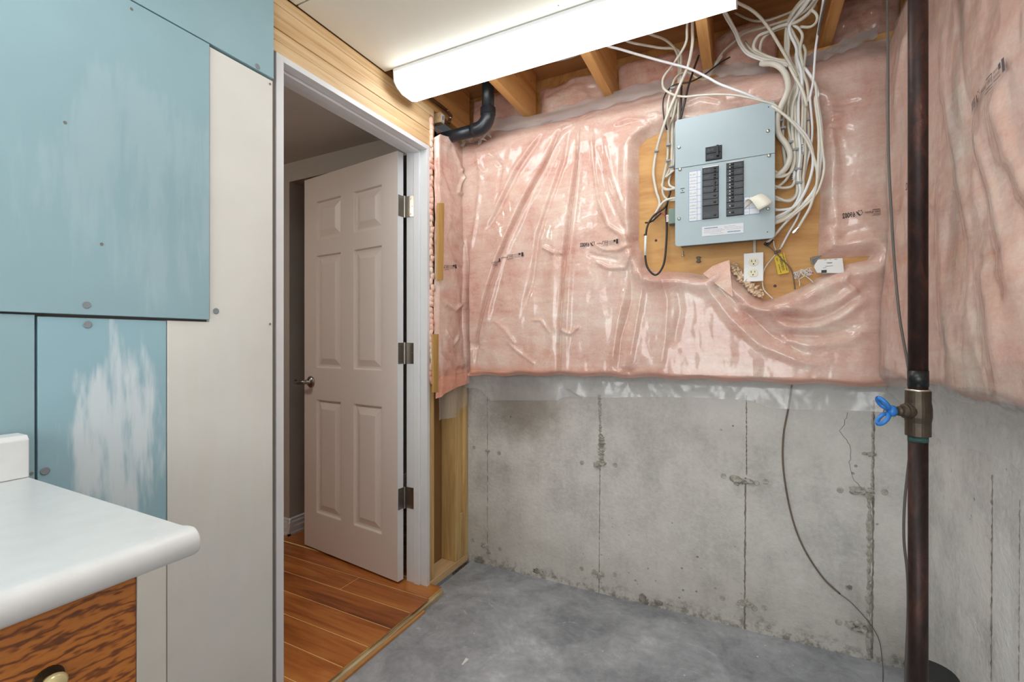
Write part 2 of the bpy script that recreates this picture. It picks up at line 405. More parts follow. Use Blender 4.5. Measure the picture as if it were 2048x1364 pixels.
# back wall and right wall (concrete)
wb = struct('wall_back', MB().box(-1.42, XB+.2, YA, YA+.2, -.1, 2.25), M['concrete'], label='poured concrete foundation wall with vertical form seams')
wr = struct('wall_right', MB().box(XB, XB+.2, YR, YA, -.1, 2.25), M['concrete_b'], label='pale poured concrete side wall below the plastic')
wre = thing('wall_rear', (-.4, YR, 0), kind='structure')
for bx in ((-1.44,-1.25,-.1,2.6),(.45,XB+.2,-.1,2.6),(-1.25,.45,2.13,2.6)): obj('wall_section', MB().box(bx[0], bx[1], YR-.1, YR, bx[2], bx[3]), M['rear'], wre)
w1 = thing('added_window_1', (-.4, YR, .05), 'added white-framed patio window around the fill light, out of view', kind='structure')  # window invented to hold the fill light, never in view
for bx in ((-1.25,-1.21,0,2.13),(.41,.45,0,2.13),(-1.21,.41,0,.06),(-1.21,.41,2.09,2.13),(-.42,-.38,.06,2.09)): obj('added_window_frame', MB().box(bx[0], bx[1], YR-.02, YR+.0, bx[2], bx[3]), M['white_paint'], w1)
# form seams, tie scars, tie plugs on the back wall
def seam(parent, pts, w, h, m, seed, Y):
    rnd = random.Random(seed); mb = MB(); n = 60
    P = []
    for i in range(n+1):
        k = i/n*(len(pts)-1); j = min(int(k), len(pts)-2); q = Vector(pts[j]).lerp(Vector(pts[j+1]), k-j); P.append(q)
    vs = []; fs = []
    for q in P:
        ww = w*rnd.uniform(.5, 1.4); hh = h*rnd.uniform(.2, 1.3); s = rnd.uniform(-.3, .3)*w
        for dx, dy in ((-ww, 0), (-ww*.35, -hh), (ww*.4, -hh*.8), (ww, 0)):
            if Y is not None: vs.append((q.x+dx+s, Y+dy+.0005, q.z))
            else: vs.append((XB+dy+.0005, q.y+dx+s, q.z))
    for i in range(n):
        for k in range(3): a = i*4+k; fs.append((a, a+1, a+5, a+4))
    o = obj('form_seam', mb.add(vs, fs), m, parent); return o
def pA(px, py): return onY(px, py, YA)
seam(wb, [pA(975,790), pA(975,1110)], .0025, .0015, M['grout_dark'], 1, YA)
seam(wb, [pA(1199,790), pA(1201,880)], .007, .006, M['scar'], 2, YA)
seam(wb, [pA(1203,870), pA(1203,925)], .014, .010, M['scar'], 3, YA)
seam(wb, [pA(1200,930), pA(1198,1190)], .0022, .002, M['grout_dark'], 4, YA)
seam(wb, [pA(1493,790), pA(1493,950)], .0025, .002, M['grout_dark'], 5, YA)
seam(wb, [pA(1491,955), pA(1489,1258)], .0035, .003, M['grout_dark'], 6, YA)
seam(wb, [pA(1746,800), pA(1744,1000)], .004, .003, M['scar'], 7, YA)
seam(wb, [pA(1739,980), pA(1737,1316)], .008, .006, M['scar'], 8, YA)
seam(wb, [pA(1748,800), pA(1744,1316)], .004, .003, M['grout_dark'], 9, YA)
seam(wr, [onX(1985,950,XB), onX(1983,1362,XB)], .003, .003, M['grout_dark'], 10, None)
seam(wr, [onX(2040,1000,XB), onX(2038,1362,XB)], .0015, .002, M['grout_dark'], 11, None)
scars = [(975,902,.6),(972,1090,.8),(1197,928,1.2),(1196,1146,1.1),(1487,958,1.35),(1484,1206,1.1),(1728,985,1.2),(1722,1252,1.5),(980,1105,.6),(1741,908,.7)]
for i, (px, py, s) in enumerate(scars):
    p = pA(px, py); mb = MB()
    rnd = random.Random(i)
    for k in range(4):
        mb.blob((p.x+rnd.uniform(-.022,.022)*s, YA-.001, p.z+rnd.uniform(-.010,.010)*s), (rnd.uniform(.010,.02)*s, .011*s, rnd.uniform(.007,.013)*s), i*7+k, .3)
    obj('tie_scar', mb, M['scar'], wb)
plugs = [(948,895),(998,906),(1164,925),(1230,930),(1163,1137),(1229,1149),(1447,952),(1513,966),(1531,963),(1445,1196),(1509,1217),(1529,1215),(1680,980),(1769,984),(1677,1244),(1697,1175),(945,1080),(1000,1098)]
for i, (px, py) in enumerate(plugs):
    p = pA(px, py); obj('tie_plug', MB().lathe((p.x, YA+.002, p.z), (0,-1,0), [(.011,0),(.011,.003),(.0095,.0045),(.007,.0035),(0,.0035)], 14), M['scar'], wb, smooth=False)
# hairline crack near the right end
cr = [(1696,825),(1690,845),(1678,862),(1697,885),(1702,905),(1698,930),(1708,962),(1722,975)]
mb = MB(); P = [pA(*q) for q in cr]; Q = []
rnd = random.Random(3)
for a, b in zip(P, P[1:]):
    for k in range(4): Q.append(a.lerp(b, k/4)+Vector((rnd.uniform(-.003,.003), 0, rnd.uniform(-.002,.002))))
obj('hairline_crack', MB().tube([(q.x, YA+.0002, q.z) for q in Q], .0011, 5), M['grout_dark'], wb)
for i, (pp, hh) in enumerate((((958,1132),.02),((1073,1142),.013),((1285,1197),.02),((1318,1206),.012),((1290,1204),.012))):
    p = pA(*pp); obj('damp_patch', MB().blob((p.x, YA, max(p.z,.012)), (.02 if i else .03, .002, hh), 40+i, .2), M['grout_dark'], wb)

# ------------------------------------------------------------------ left stud wall, boards, plates
XF = -1.305
yc = lambda px: onX(px, 600, XF).y
Y415, Y335, Y72, Y546 = yc(416), yc(335), yc(72), yc(546)
JC = onX(566, 700, XD).y-.028
wl = thing('wall_left', (XD, 0, 0), 'stud wall clad in patched blue and white drywall', kind='structure')
obj('wall_core', MB().box(-1.43, XD, YR, JC, 0, 2.08), M['gap'], wl)
def board(name, poly, x1, m, x0=XD):
    o = obj(name, MB().prism(poly, 'x', x0, x1), m, wl, .0012); return o
board('drywall_board', [(YR,1.981),(Y546,1.981),(Y546,2.272),(YR,2.272)], XF+.004, M['blue_plain'])['label'] = 'pale blue drywall strip under the ceiling'
b = board('drywall_board', [(YR,1.228),(Y415,1.228),(Y415,1.976),(YR,1.976)], XF+.007, M['blue']); b['label'] = 'large pale blue drywall sheet with faint white scuffs'
board('drywall_board', [(Y72+.0025,.65),(Y335-.0025,.65),(Y335-.0025,1.221),(Y72+.0025,1.221)], XF, M['blue_patch'])['label'] = 'blue drywall patch smeared with white plaster'
board('drywall_board', [(YR,.65),(Y72-.002,.65),(Y72-.002,1.224),(YR,1.222)], XF+.001, M['blue_plain'])['label'] = 'blue drywall piece behind the backsplash'
board('drywall_board', [(Y335,.002),(Y546-.001,.002),(Y546-.001,1.974),(Y415+.004,1.974),(Y415+.004,1.222),(Y335,1.222)], XF, M['white_board'])['label'] = 'tall off-white drywall strip beside the door'
board('drywall_board', [(YR,.002),(Y335-.003,.002),(Y335-.003,.646),(YR,.646)], XF+.001, M['white_board2'])
for px, py in ((173,610),(175,649),(90,942),(432,622),(515,133),(540,168),(540,648),(63,947),(263,18),(130,245),(203,488)):
    big = (px, py) in ((173,610),(175,649),(90,942),(432,622),(515,133))
    x = XF+.007 if (px < 415 and py < 630) else XF+.004 if py < 150 else XF+.001
    p = onX(px, py, x); r = .0055 if big else .0022
    obj('screw_dimple', MB().lathe((x+.0002, p.y, p.z), (1,0,0), [(r*1.5,0),(r*1.3,.0012),(r,.0008),(r*.5,.0004),(0,.0004)], 12), M['gyp'] if big else M['gap'], wl)
# plates above the door
JT = 2.081
for k in range(5):
    z0 = JT + k*.0384
    e = random.Random(k).uniform(-.0015, .0015)
    o = obj('wall_plate', MB().box(-1.41, XD+e, .90, 1.772 if k < 4 else 1.80, z0+.0006, min(z0+.0378, 2.272)), M['pine'], wl, .002)
# framing right of the door
J0, J1 = onX(566, 700, XD).y, onX(853, 700, XD).y    # inner faces of the jambs
JO0, JO1 = J0-.026, J1+.02
obj('stud', MB().box(-1.41, XD, JO1+.004, JO1+.040, .04, 2.236), M['pine_z'], wl, .002)
y2 = onX(908, 900, XD).y
obj('stud', MB().box(-1.41, XD, 1.985, 2.021, .04, 2.236), M['pine_z'], wl, .002)
obj('stud', MB().box(-1.41, XD-.012, 2.022, 2.06, .04, 2.236), M['pine_z'], wl, .002)
obj('stud', MB().box(-1.41, XD+.002, 2.061, 2.098, .04, 2.236), M['pine_z'], wl, .002)
obj('blocking', MB().box(-1.35, XD+.001, 2.024, 2.058, .041, .27), M['pine_z'], wl, .002)
obj('bottom_plate', MB().box(-1.41, XD+.003, JO1+.004, 2.098, .001, .039), M['pine'], wl, .002)
obj('drywall_back', MB().box(-1.425, -1.412, JO1-.01, 2.098, 0, 2.24), M['paper_brown'], wl)
obj('drywall_back', MB().box(-1.443, -1.426, JO1-.004, 2.9, 0, 2.21), M['hallpaint'], wl)
obj('drywall_back', MB().box(-1.443, -1.432, YR, JO0+.0, 0, 2.21), M['hallpaint'], wl)
obj('drywall_back', MB().box(-1.443, -1.412, JO0, JO1, 2.062+.02, 2.21), M['hallpaint'], wl)

# ------------------------------------------------------------------ door
dr = thing('door_1', (-1.38, J1, 0.03), 'white six-panel door standing open into the hall, with white frame', kind='structure')
LZ = .030                                # laminate level
XJ0, XJ1 = -1.437, XD+.004
obj('jamb', MB().box(XJ0, XJ1, J1, JO1, LZ-.002, JT), M['white_paint'], dr, .001)
obj('jamb', MB().box(XJ0, XJ1, JO0, J0, LZ-.002, JT), M['white_paint'], dr, .001)
obj('head_jamb', MB().box(XJ0, XJ1, J0, J1, JT-.02, JT), M['white_paint'], dr, .001)
SX0, SX1 = -1.388, -1.353
obj('door_stop', MB().box(SX0, SX1, J1-.011, J1, LZ, JT-.02), M['white_paint'], dr, .003)
obj('door_stop', MB().box(SX0, SX1, J0, J0+.011, LZ, JT-.02), M['white_paint'], dr, .003)
obj('door_stop', MB().box(SX0, SX1, J0+.011, J1-.011, JT-.031, JT-.02), M['white_paint'], dr, .003)
for z in (1.83, 1.155, .52): obj('shim', MB().box(-1.40, XD-.002, JO0-.012, JO0, z-.02, z+.02), M['pine'], dr)
# leaf
C0 = Vector((-1.451, 1.693, LZ+.012)); ang = math.radians(6.4)
ex = Vector((-math.cos(ang), math.sin(ang), 0)); en = Vector((math.sin(ang)*-1, -math.cos(ang), 0))   # along the leaf; towards the room-side face
DW, DT, DH = .735, .035, 2.018
def D(x, n, z): return C0 + ex*x + en*n + Vector((0,0,z))
def dbox(mb, x0, x1, n0, n1, z0, z1):
    vs = [D(x,n,z) for z in (z0,z1) for x, n in ((x0,n0),(x1,n0),(x1,n1),(x0,n1))]
    return mb.add(vs, [(0,1,2,3),(7,6,5,4),(0,4,5,1),(1,5,6,2),(2,6,7,3),(3,7,4,0)])
leaf = MB(); st, pw, mu = .105, .2150, .095
zr = [(.195,.815),(.982,1.592),(1.672,1.885)]
xs = [(st, st+pw), (st+pw+mu, st+2*pw+mu)]
for x0, x1 in ((0,st),(st+pw,st+pw+mu),(st+2*pw+mu,DW)): dbox(leaf, x0, x1, -DT, 0, 0, DH)
for x0, x1 in xs:
    zz = [0] + [v for r in zr for v in r] + [DH]
    for i in range(0, len(zz), 2): dbox(leaf, x0, x1, -DT, 0, zz[i], zz[i+1])
lf = obj('door_leaf', leaf, M['door'], dr)
for x0, x1 in xs:
    for z0, z1 in zr:
        mb = MB(); rings = [(0,0),(.004,-.0005),(.009,-.012),(.018,-.0125),(.022,-.0115),(.050,-.0015),(.053,-.0008)]
        vs = []; fs = []
        for ins, dep in rings:
            vs += [D(x0+ins,dep,z0+ins), D(x1-ins,dep,z0+ins), D(x1-ins,dep,z1-ins), D(x0+ins,dep,z1-ins)]
        for r in range(len(rings)-1):
            for k in range(4):
                a = r*4+k; b2 = r*4+(k+1)%4; fs.append((a, b2, b2+4, a+4))
        n = (len(rings)-1)*4; fs.append((n, n+1, n+2, n+3))
        mb.add(vs, fs); dbox(mb, x0, x1, -DT+.004, -.015, z0, z1)
        obj('raised_panel', mb, M['door'], lf)
obj('door_edge', dbox(MB(), -.0012, 0, -DT, 0, 0, DH), M['white_paint'], lf)
# hinges
for z in (.385, 1.07, 1.765):
    hz = D(0, 0, 0).z - .0 + z
    mb = MB()
    mb.add([D(-.003,n,zz) for n, zz in ((-.002,z-.05),(-.036,z-.05),(-.036,z+.05),(-.002,z+.05))] + [D(-.0005,n,zz) for n, zz in ((-.002,z-.05),(-.036,z-.05),(-.036,z+.05),(-.002,z+.05))], [(0,1,2,3),(7,6,5,4),(0,4,5,1),(1,5,6,2),(2,6,7,3),(3,7,4,0)])
    mb.box(-1.440, -1.392, J1-.0025, J1, hz-.05, hz+.05)
    mb.tube([(-1.444, J1-.006, hz-.052), (-1.444, J1-.006, hz+.052)], .0065, 10)
    for dz in (-.036, 0, .036):
        mb.disc((-1.412 if dz else -1.402, J1-.0035, hz+dz), (0,1,0), .0035, .002, 8)
        c = D(-.0035, -.018 if dz else -.026, z+dz); mb.disc(c, ex, .0035, .002, 8)
    obj('hinge', mb, M['nickel'], lf, .001)
# lever handle
hp = D(DW-.062, 0, .905)
mb = MB().lathe(hp, en, [(.030,0),(.031,.004),(.028,.009),(.020,.013),(.013,.018),(.011,.045),(.012,.052),(.0,.056)], 22)
lv = [hp+en*.046, hp+en*.050+ex*.02+Vector((0,0,-.001)), hp+en*.052+ex*.05+Vector((0,0,-.006)), hp+en*.046+ex*.078+Vector((0,0,-.004)), hp+en*.036+ex*.092]
mb.tube(spline(lv), [.010 + .002*math.sin(i*.3) for i in range(len(spline(lv)))], 12)
obj('lever_handle', mb, M['nickel'], lf, smooth=True)

# ------------------------------------------------------------------ hall beyond the door
fh = thing('floor_hall', (-1.25, 1.4, 0), 'orange-brown laminate plank floor running into the hall', kind='structure')
obj('underlay_board', MB().box(-3.6, -1.238, -.6, JO1+.0, .0015, .018), M['ply_edge'], fh)
obj('underlay_board', MB().box(-3.6, -1.44, JO1, 2.9, .0015, .018), M['ply_edge'], fh)
obj('underlay_strip', MB().box(-1.40, -1.228, .98, JO1-.15, .001, .009), M['joist'], fh)
obj('plank_core_glint', MB().box(-3.6, -1.256, -.6, JO1+.006, .0185, .0293), M['core_glint'], fh)
obj('plank_core_glint', MB().box(-3.6, -1.44, JO1+.006, 2.9, .0185, .0293), M['core_glint'], fh)
seams = [2.9,2.75,2.63,2.51,2.39,2.27,2.15,2.03,1.905,1.7745,1.661,1.541,1.420,1.299,1.178,1.057,.936,.815,.694,.573,.45,.0,-.6]
for i in range(len(seams)-1):
    y1, y0 = seams[i]-.0016, seams[i+1]+.0016
    rnd = random.Random(i+5); xe = -1.249 + rnd.uniform(-.004,.006)
    if y0 > 1.77: xe = -1.445
    cut = {10: -1.66, 14: -2.02, 12: -2.6, 11: -2.9}.get(i, -1.9 - rnd.random()*1.2)
    if xe > -1.3 and y1 > JO1+.006: y1 = JO1+.006
    for xa, xb in ((cut+.0016, xe), (-3.6, cut-.0016)):
        obj('laminate_plank', MB().box(xa, xb, y0, y1, .0294, LZ), M['laminate'], fh)
HY, HX, HZ = 1.84, -2.39, 2.215
struct('wall_hall', MB().box(-3.6, HX, HY, 2.9, 0, HZ), M['hallpaint'], label='beige hall wall corner beyond the door')
struct('wall_hall_end', MB().box(HX, -1.44, 2.9, 3.0, 0, HZ), M['hallpaint'])
struct('wall_hall_side', MB().box(-3.7, -3.6, -.7, 2.9, 0, HZ), M['hallpaint'])
struct('wall_hall_rear', MB().box(-3.6, -1.44, -.7, -.6, 0, HZ), M['hallpaint'])
struct('trim_1', MB().box(HX, -1.443, HY, 2.9, 2.105, HZ), M['hallpaint'], label='dropped beam across the hall above the open door')
struct('ceiling_hall', MB().box(-3.7, -1.412, -.7, 3.0, HZ, HZ+.05), M['hallceil'])
def baseb(name, a, b, nrm):
    prof = [(0,0),(.015,0),(.015,.012),(.013,.016),(.013,.045),(.010,.052),(.010,.072),(.006,.078),(.006,.092),(.0,.098)]
    vs = []; n = len(prof)
    for p in (a, b):
        for d, z in prof: vs.append((p[0]+nrm[0]*d, p[1]+nrm[1]*d, LZ+z))
    fs = [(i, i+1, i+1+n, i+n) for i in range(n-1)] + [tuple(range(n)), tuple(range(2*n-1, n-1, -1))]
    struct(name, MB().add(vs, fs), M['white_paint'])
baseb('baseboard_hall', (-3.6, HY), (HX+.015, HY), (0,-1)); baseb('baseboard_hall_end', (HX, HY-.015), (HX, 2.9), (1,0))

# ------------------------------------------------------------------ ceiling: board, joists, subfloor
cl = thing('ceiling', (-.4, 0, ZC), 'painted ceiling drywall ending at the light, joists left open beyond', kind='structure')
obj('ceiling_board', MB().box(XD+.002, XB, YR, 1.040, ZC, ZC+.013), M['ceil'], cl)
obj('ceiling_board', MB().box(XD+.002, XB, 1.047, 1.462, ZC, ZC+.013), M['ceil'], cl)
for px, py in ((912,95),(1117,11)):
    p = onZ(px, py, ZC); obj('screw_dimple', MB().disc((p.x, p.y, ZC-.0002), (0,0,1), .003, .001, 10), M['gyp'], cl)
for x in (-1.364, -.968, -.555, -.136, .275):
    obj('ceiling_joist', MB().box(x-.019, x+.019, YR+.0, 2.16, 2.289, 2.53), M['joist'], cl, .002)
obj('subfloor', MB().box(-1.5, XB+.2, YR, 2.24, 2.531, 2.55), M['subfloor'], cl)
obj('rim_joist', MB().box(-1.5, XB+.2, 2.225, 2.262, 2.251, 2.53), M['joist'], cl)
obj('sill_plate', MB().box(-1.41, XB+.2, 2.105, 2.25, 2.251, 2.288), M['joist'], cl)
obj('sill_plate', MB().box(XB+.005, XB+.14, YR, 2.104, 2.251, 2.288), M['joist'], cl)
struct('wall_right_rim', MB().box(XB+.10, XB+.14, YR, 2.22, 2.289, 2.53), M['joist'])

# ------------------------------------------------------------------ light fixtures
def fixture(x0, x1, yc, z, mat, label):
    f = thing('fluorescent_light', ((x0+x1)/2, yc, z), label, 'light')
    w = .082
    prof = [(-w,0),(-w+.004,-.046),(-w+.020,-.062),(-.03,-.076),(.03,-.076),(w-.020,-.062),(w-.004,-.046),(w,0)]
    obj('lens', MB().prism([(yc+a, z-.013+b*.84) for a, b in prof], 'x', x0+.004, x1-.004), mat, f)
    obj('housing', MB().box(x0+.002, x1-.002, yc-w-.004, yc+w+.004, z-.013, z), M['white_paint'], f)
    for xa in (x0, x1-.004): obj('end_cap', MB().prism([(yc+a*1.04, z-.002+b*1.03) for a, b in prof], 'x', xa, xa+.004), M['white_paint'], f)
    return f
fixture(-1.275, -.02, 1.545, ZC-.001, M['lens'], 'long lit wraparound fluorescent light at the ceiling edge')
fixture(-1.02, .20, .25, ZC-.001, M['lens_rear_fill'], 'added wraparound fill light overhead, out of view')  # extra fixture added to even out the brightness, unseen
hl = thing('added_hall_fill_lamp', (-2.3, .55, HZ), 'added round fill lamp on the hall ceiling, out of view', 'lamp')  # lamp added to lift the dim hall, unseen
obj('fill_lamp_shade', MB().lathe((-2.3,.55,HZ-.012), (0,0,-1), [(.14,0),(.145,.02),(.125,.05),(.08,.07),(0,.078)], 24), M['lens_hall_fill'], hl, smooth=True)
obj('rim', MB().lathe((-2.3,.55,HZ-.001), (0,0,-1), [(.155,0),(.155,.012),(.14,.014)], 24), M['nickel'], hl)

# ================================================================== INSULATION AND PLASTIC
def vnoise(x, y, seed):
    def h(i, j):
        n = (i*374761393 + j*668265263 + seed*974711) & 0x7fffffff
        n = ((n ^ (n >> 13)) * 1274126177) & 0x7fffffff
        return ((n ^ (n >> 16)) & 0xffff) / 65535.0
    xi = np.floor(x).astype(np.int64); yi = np.floor(y).astype(np.int64); fx = x-xi; fy = y-yi
    fx = fx*fx*fx*(fx*(fx*6-15)+10); fy = fy*fy*fy*(fy*(fy*6-15)+10)
    return (h(xi,yi)*(1-fx)+h(xi+1,yi)*fx)*(1-fy) + (h(xi,yi+1)*(1-fx)+h(xi+1,yi+1)*fx)*fy
def fbm(x, y, seed, o=4):
    s = 0; a = .5
    for k in range(o): s = s + a*vnoise(x*2**k, y*2**k, seed+k*17); a *= .5
    return s
def ridged(x, y, seed, o=3):
    s = 0; a = .5
    for k in range(o): s = s + a*(1-np.abs(2*vnoise(x*2**k, y*2**k, seed+k*13)-1)); a *= .5
    return s
sstep = lambda a, b, v: (lambda t: t*t*(3-2*t))(np.clip((v-a)/(b-a), 0, 1))
def pdist(U, Z, pts):
    """distance to a polyline, arc parameter 0..1, signed side"""
    best = np.full(U.shape, 1e9); par = np.zeros(U.shape); side = np.zeros(U.shape)
    L = [math.dist(a, b) for a, b in zip(pts, pts[1:])]; T = sum(L); acc = 0
    for (a, b), l in zip(zip(pts, pts[1:]), L):
        dx, dz = b[0]-a[0], b[1]-a[1]
        t = np.clip(((U-a[0])*dx+(Z-a[1])*dz)/(l*l+1e-12), 0, 1)
        d = np.hypot(U-a[0]-t*dx, Z-a[1]-t*dz); m = d < best
        best = np.where(m, d, best); par = np.where(m, (acc+t*l)/T, par)
        side = np.where(m, np.sign((U-a[0])*dz-(Z-a[1])*dx), side); acc += l
    return best, par, side
def poly_sd(U, Z, poly):
    best = np.full(U.shape, 1e9); cx = U.copy(); cz = Z.copy(); ins = np.zeros(U.shape, bool); n = len(poly)
    for i in range(n):
        a, b = poly[i], poly[(i+1)%n]; dx, dz = b[0]-a[0], b[1]-a[1]
        t = np.clip(((U-a[0])*dx+(Z-a[1])*dz)/(dx*dx+dz*dz+1e-12), 0, 1); qx = a[0]+t*dx; qz = a[1]+t*dz
        d = np.hypot(U-qx, Z-qz); m = d < best
        best = np.where(m, d, best); cx = np.where(m, qx, cx); cz = np.where(m, qz, cz)
        c = ((a[1] > Z) != (b[1] > Z)) & (U < dx*(Z-a[1])/(b[1]-a[1]+1e-12)+a[0]); ins ^= c
    return np.where(ins, -best, best), cx, cz
def apply_folds(U, Z, folds):
    d = np.zeros(U.shape)
    for pts, amp, w, kind in folds:
        r, s, side = pdist(U, Z, pts)
        tp = np.clip(s/.12, 0, 1)*np.clip((1-s)/.15, 0, 1)
        if kind == 'g': d += amp*np.exp(-(r/w)**2)*tp               # soft ridge or valley
        elif kind == 's': d += amp*np.exp(-r/w)*tp                  # sharp crease
        elif kind == 'p': d += amp*np.where(side > 0, np.exp(-r/w), -.5*np.exp(-r/(w*.5)))*tp   # overlapping pleat
    return d
def pinch(U, Z, c, R, depth, k, amp, ph=0):
    r = np.hypot(U-c[0], Z-c[1]); th = np.arctan2(Z-c[1], U-c[0])
    return -depth*np.exp(-(r/(R*.45))**2) + amp*np.exp(-r/R)*np.minimum(r/(R*.2), 1)*np.cos(k*th+ph+2*np.sin(2*th))
def sheet(name, us, vs, zb, zt, dfun, place, m, hole=None, parent=None, hem=None):
    U, V = np.meshgrid(us, vs, indexing='ij'); ZB = zb(U); ZT = zt(U); Z = ZB+(ZT-ZB)*V
    keep = np.ones(U.shape, bool); sd = None
    if hole is not None:
        sd, cx, cz = poly_sd(U, Z, hole); ins = sd <= 0
        U2 = np.where(ins, cx, U); Z2 = np.where(ins, cz, Z)
    else: U2, Z2 = U, Z; ins = np.zeros(U.shape, bool)
    dd = dfun(U2, Z2, None if sd is None else np.maximum(sd, 0), V)
    X, Y, W = place(U2, Z2, dd)
    nu, nv = U.shape; idx = np.arange(nu*nv).reshape(nu, nv)
    quad = np.stack([idx[:-1,:-1], idx[1:,:-1], idx[1:,1:], idx[:-1,1:]], -1).reshape(-1, 4)
    allin = ins.reshape(-1)[quad].all(1); quad = quad[~allin]
    co = np.stack([X, Y, W], -1).reshape(-1, 3)
    used = np.unique(quad); mp = -np.ones(len(co), int); mp[used] = np.arange(len(used)); quad = mp[quad]; co = co[used]
    me = bpy.data.meshes.new(name); me.vertices.add(len(co)); me.vertices.foreach_set('co', co.ravel())
    me.loops.add(quad.size); me.loops.foreach_set('vertex_index', quad.ravel())
    me.polygons.add(len(quad)); me.polygons.foreach_set('loop_start', np.arange(0, quad.size, 4)); me.polygons.foreach_set('loop_total', np.full(len(quad), 4))
    me.update(); me.validate()
    o = obj(name, me, m, parent, smooth=True)
    if hem:
        me.materials.append(hem[0]); uu = {'x': 0, 'y': 1}[hem[2]]
        cz = co[quad].mean(1); lim = hem[1](cz[:, uu])
        me.polygons.foreach_set('material_index', (cz[:, 2] < lim).astype(np.int32)); me.update()
    return o

# ---- back wall: fields shared by the batt and the film
a2 = lambda px, py, Y=1.985: (lambda p: (p.x, p.z))(onY(px, py, Y))
HOLE = [a2(*q, 2.0) for q in [(1276,292),(1290,275),(1318,262),(1346,256),(1400,262),(1480,252),(1535,238),(1556,224),(1580,214),(1610,210),(1628,214),(1635,245),(1631,262),(1639,300),(1641,400),(1637,505),(1640,513),(1680,515),(1742,510),(1739,516),(1700,524),(1640,552),(1600,575),(1560,592),(1528,598),(1510,586),(1492,571),(1478,552),(1466,530),(1456,521),(1430,528),(1404,547),(1380,543),(1340,541),(1308,541),(1291,530),(1282,505),(1276,484)]]
G = lambda *q: [a2(*p) for p in q]
FOLD_A = [
 (G((1125,240),(1085,325),(1038,415),(992,516),(969,595),(950,673),(946,740)), -.030, .008, 'g'),
 (G((1133,245),(1095,330),(1050,418),(1004,520),(982,600),(964,680)), .010, .014, 'g'),
 (G((1140,240),(1125,320),(1098,400),(1075,470),(1062,560),(1040,640)), -.013, .011, 'g'),
 (G((1090,250),(1040,330),(995,420),(965,470)), -.013, .012, 'g'),
 (G((1080,260),(1025,340),(980,430)), .008, .010, 'g'),
 (G((1155,235),(1150,330),(1138,410),(1127,507),(1118,645),(1116,790)), -.030, .006, 'g'),
 (G((1165,240),(1158,340),(1148,430),(1140,520),(1134,640),(1130,752)), .009, .013, 'g'),
 (G((1108,420),(1104,520),(1102,640),(1105,750)), .007, .02, 'g'),
 (G((1180,240),(1185,330),(1195,400),(1215,450),(1262,482)), .012, .009, 'g'),
 (G((1196,290),(1212,380),(1240,445),(1268,480)), -.009, .010, 'g'),
 (G((1205,270),(1222,350),(1252,430)), .008, .008, 'g'),
 (G((1270,486),(1235,500),(1205,498),(1185,485)), .010, .007, 'g'),
 (G((1268,492),(1250,535),(1215,535),(1185,520)), .010, .008, 'g'),
 (G((1240,520),(1200,512),(1170,505)), -.007, .008, 'g'),
 (G((1278,500),(1283,580),(1270,660),(1255,745)), .012, .012, 'g'),
 (G((1262,510),(1262,600),(1240,680),(1235,745)), -.012, .012, 'g'),
 (G((1255,560),(1235,640),(1222,745)), .008, .012, 'g'),
 (G((1115,510),(1095,500),(1080,492)), .012, .007, 'g'),
 (G((1130,520),(1122,512),(1105,506)), -.010, .006, 'g'),
 (G((1160,650),(1140,668),(1120,660),(1115,640)), .010, .007, 'g'),
 (G((1100,668),(1080,640),(1060,640)), .007, .008, 'g'),
 (G((1030,690),(1010,660),(985,640)), .006, .010, 'g'),
 (G((1070,730),(1030,700),(1010,680)), .006, .008, 'g'),
 (G((950,290),(960,360),(950,440),(935,520)), .009, .013, 'g'),
 (G((975,300),(1000,330),(990,400)), -.007, .012, 'g'),
 (G((955,330),(965,345),(972,338)), .008, .006, 'g'),
 (G((1320,545),(1335,600),(1330,680),(1318,752)), .008, .012, 'g'),
 (G((1350,548),(1360,620),(1345,700)), -.007, .016, 'g'),
 (G((1408,552),(1425,590),(1465,640),(1520,690),(1600,722),(1660,735)), .011, .018, 'g'),
 (G((1420,560),(1480,610),(1540,668),(1620,712)), -.010, .014, 'g'),
 (G((1470,610),(1540,622),(1560,648)), .011, .013, 'g'),
 (G((1545,640),(1580,655),(1640,652),(1690,630),(1740,590)), .016, .017, 'g'),
 (G((1560,615),(1620,622),(1680,600),(1735,560)), .014, .016, 'g'),
 (G((1550,632),(1610,640),(1660,632),(1720,590)), -.014, .011, 'g'),
 (G((1535,610),(1575,600),(1630,570),(1700,530)), .014, .016, 'g'),
 (G((1545,680),(1620,690),(1700,680),(1750,650)), .010, .02, 'g'),
 (G((1560,668),(1640,675),(1720,655)), -.010, .014, 'g'),
 (G((1700,540),(1690,560),(1720,590)), .010, .007, 'g'),
 (G((1350,215),(1400,190),(1450,200)), .010, .010, 'g'),
 (G((1420,225),(1450,205),(1500,190)), -.008, .008, 'g'),
 (G((1290,230),(1310,225),(1335,240)), .008, .006, 'g'),
 (G((1225,245),(1255,235),(1300,238)), .009, .010, 'g'),
 (G((1245,260),(1265,270),(1300,250)), .009, .008, 'g'),
 (G((1655,240),(1668,300),(1660,380),(1650,450)), .010, .012, 'g'),
 (G((1672,250),(1690,330),(1680,420)), -.008, .016, 'g'),
 (G((1700,180),(1720,280),(1715,400),(1725,500)), .008, .03, 'g'),
 (G((1645,255),(1668,262),(1682,250)), .008, .005, 'g'),
 (G((1645,210),(1680,205),(1730,195)), -.006, .006, 'g'),
 (G((1648,225),(1672,225),(1690,222)), .008, .005, 'g'),
 (G((1655,440),(1690,470),(1740,455)), -.010, .02, 'g'),
]
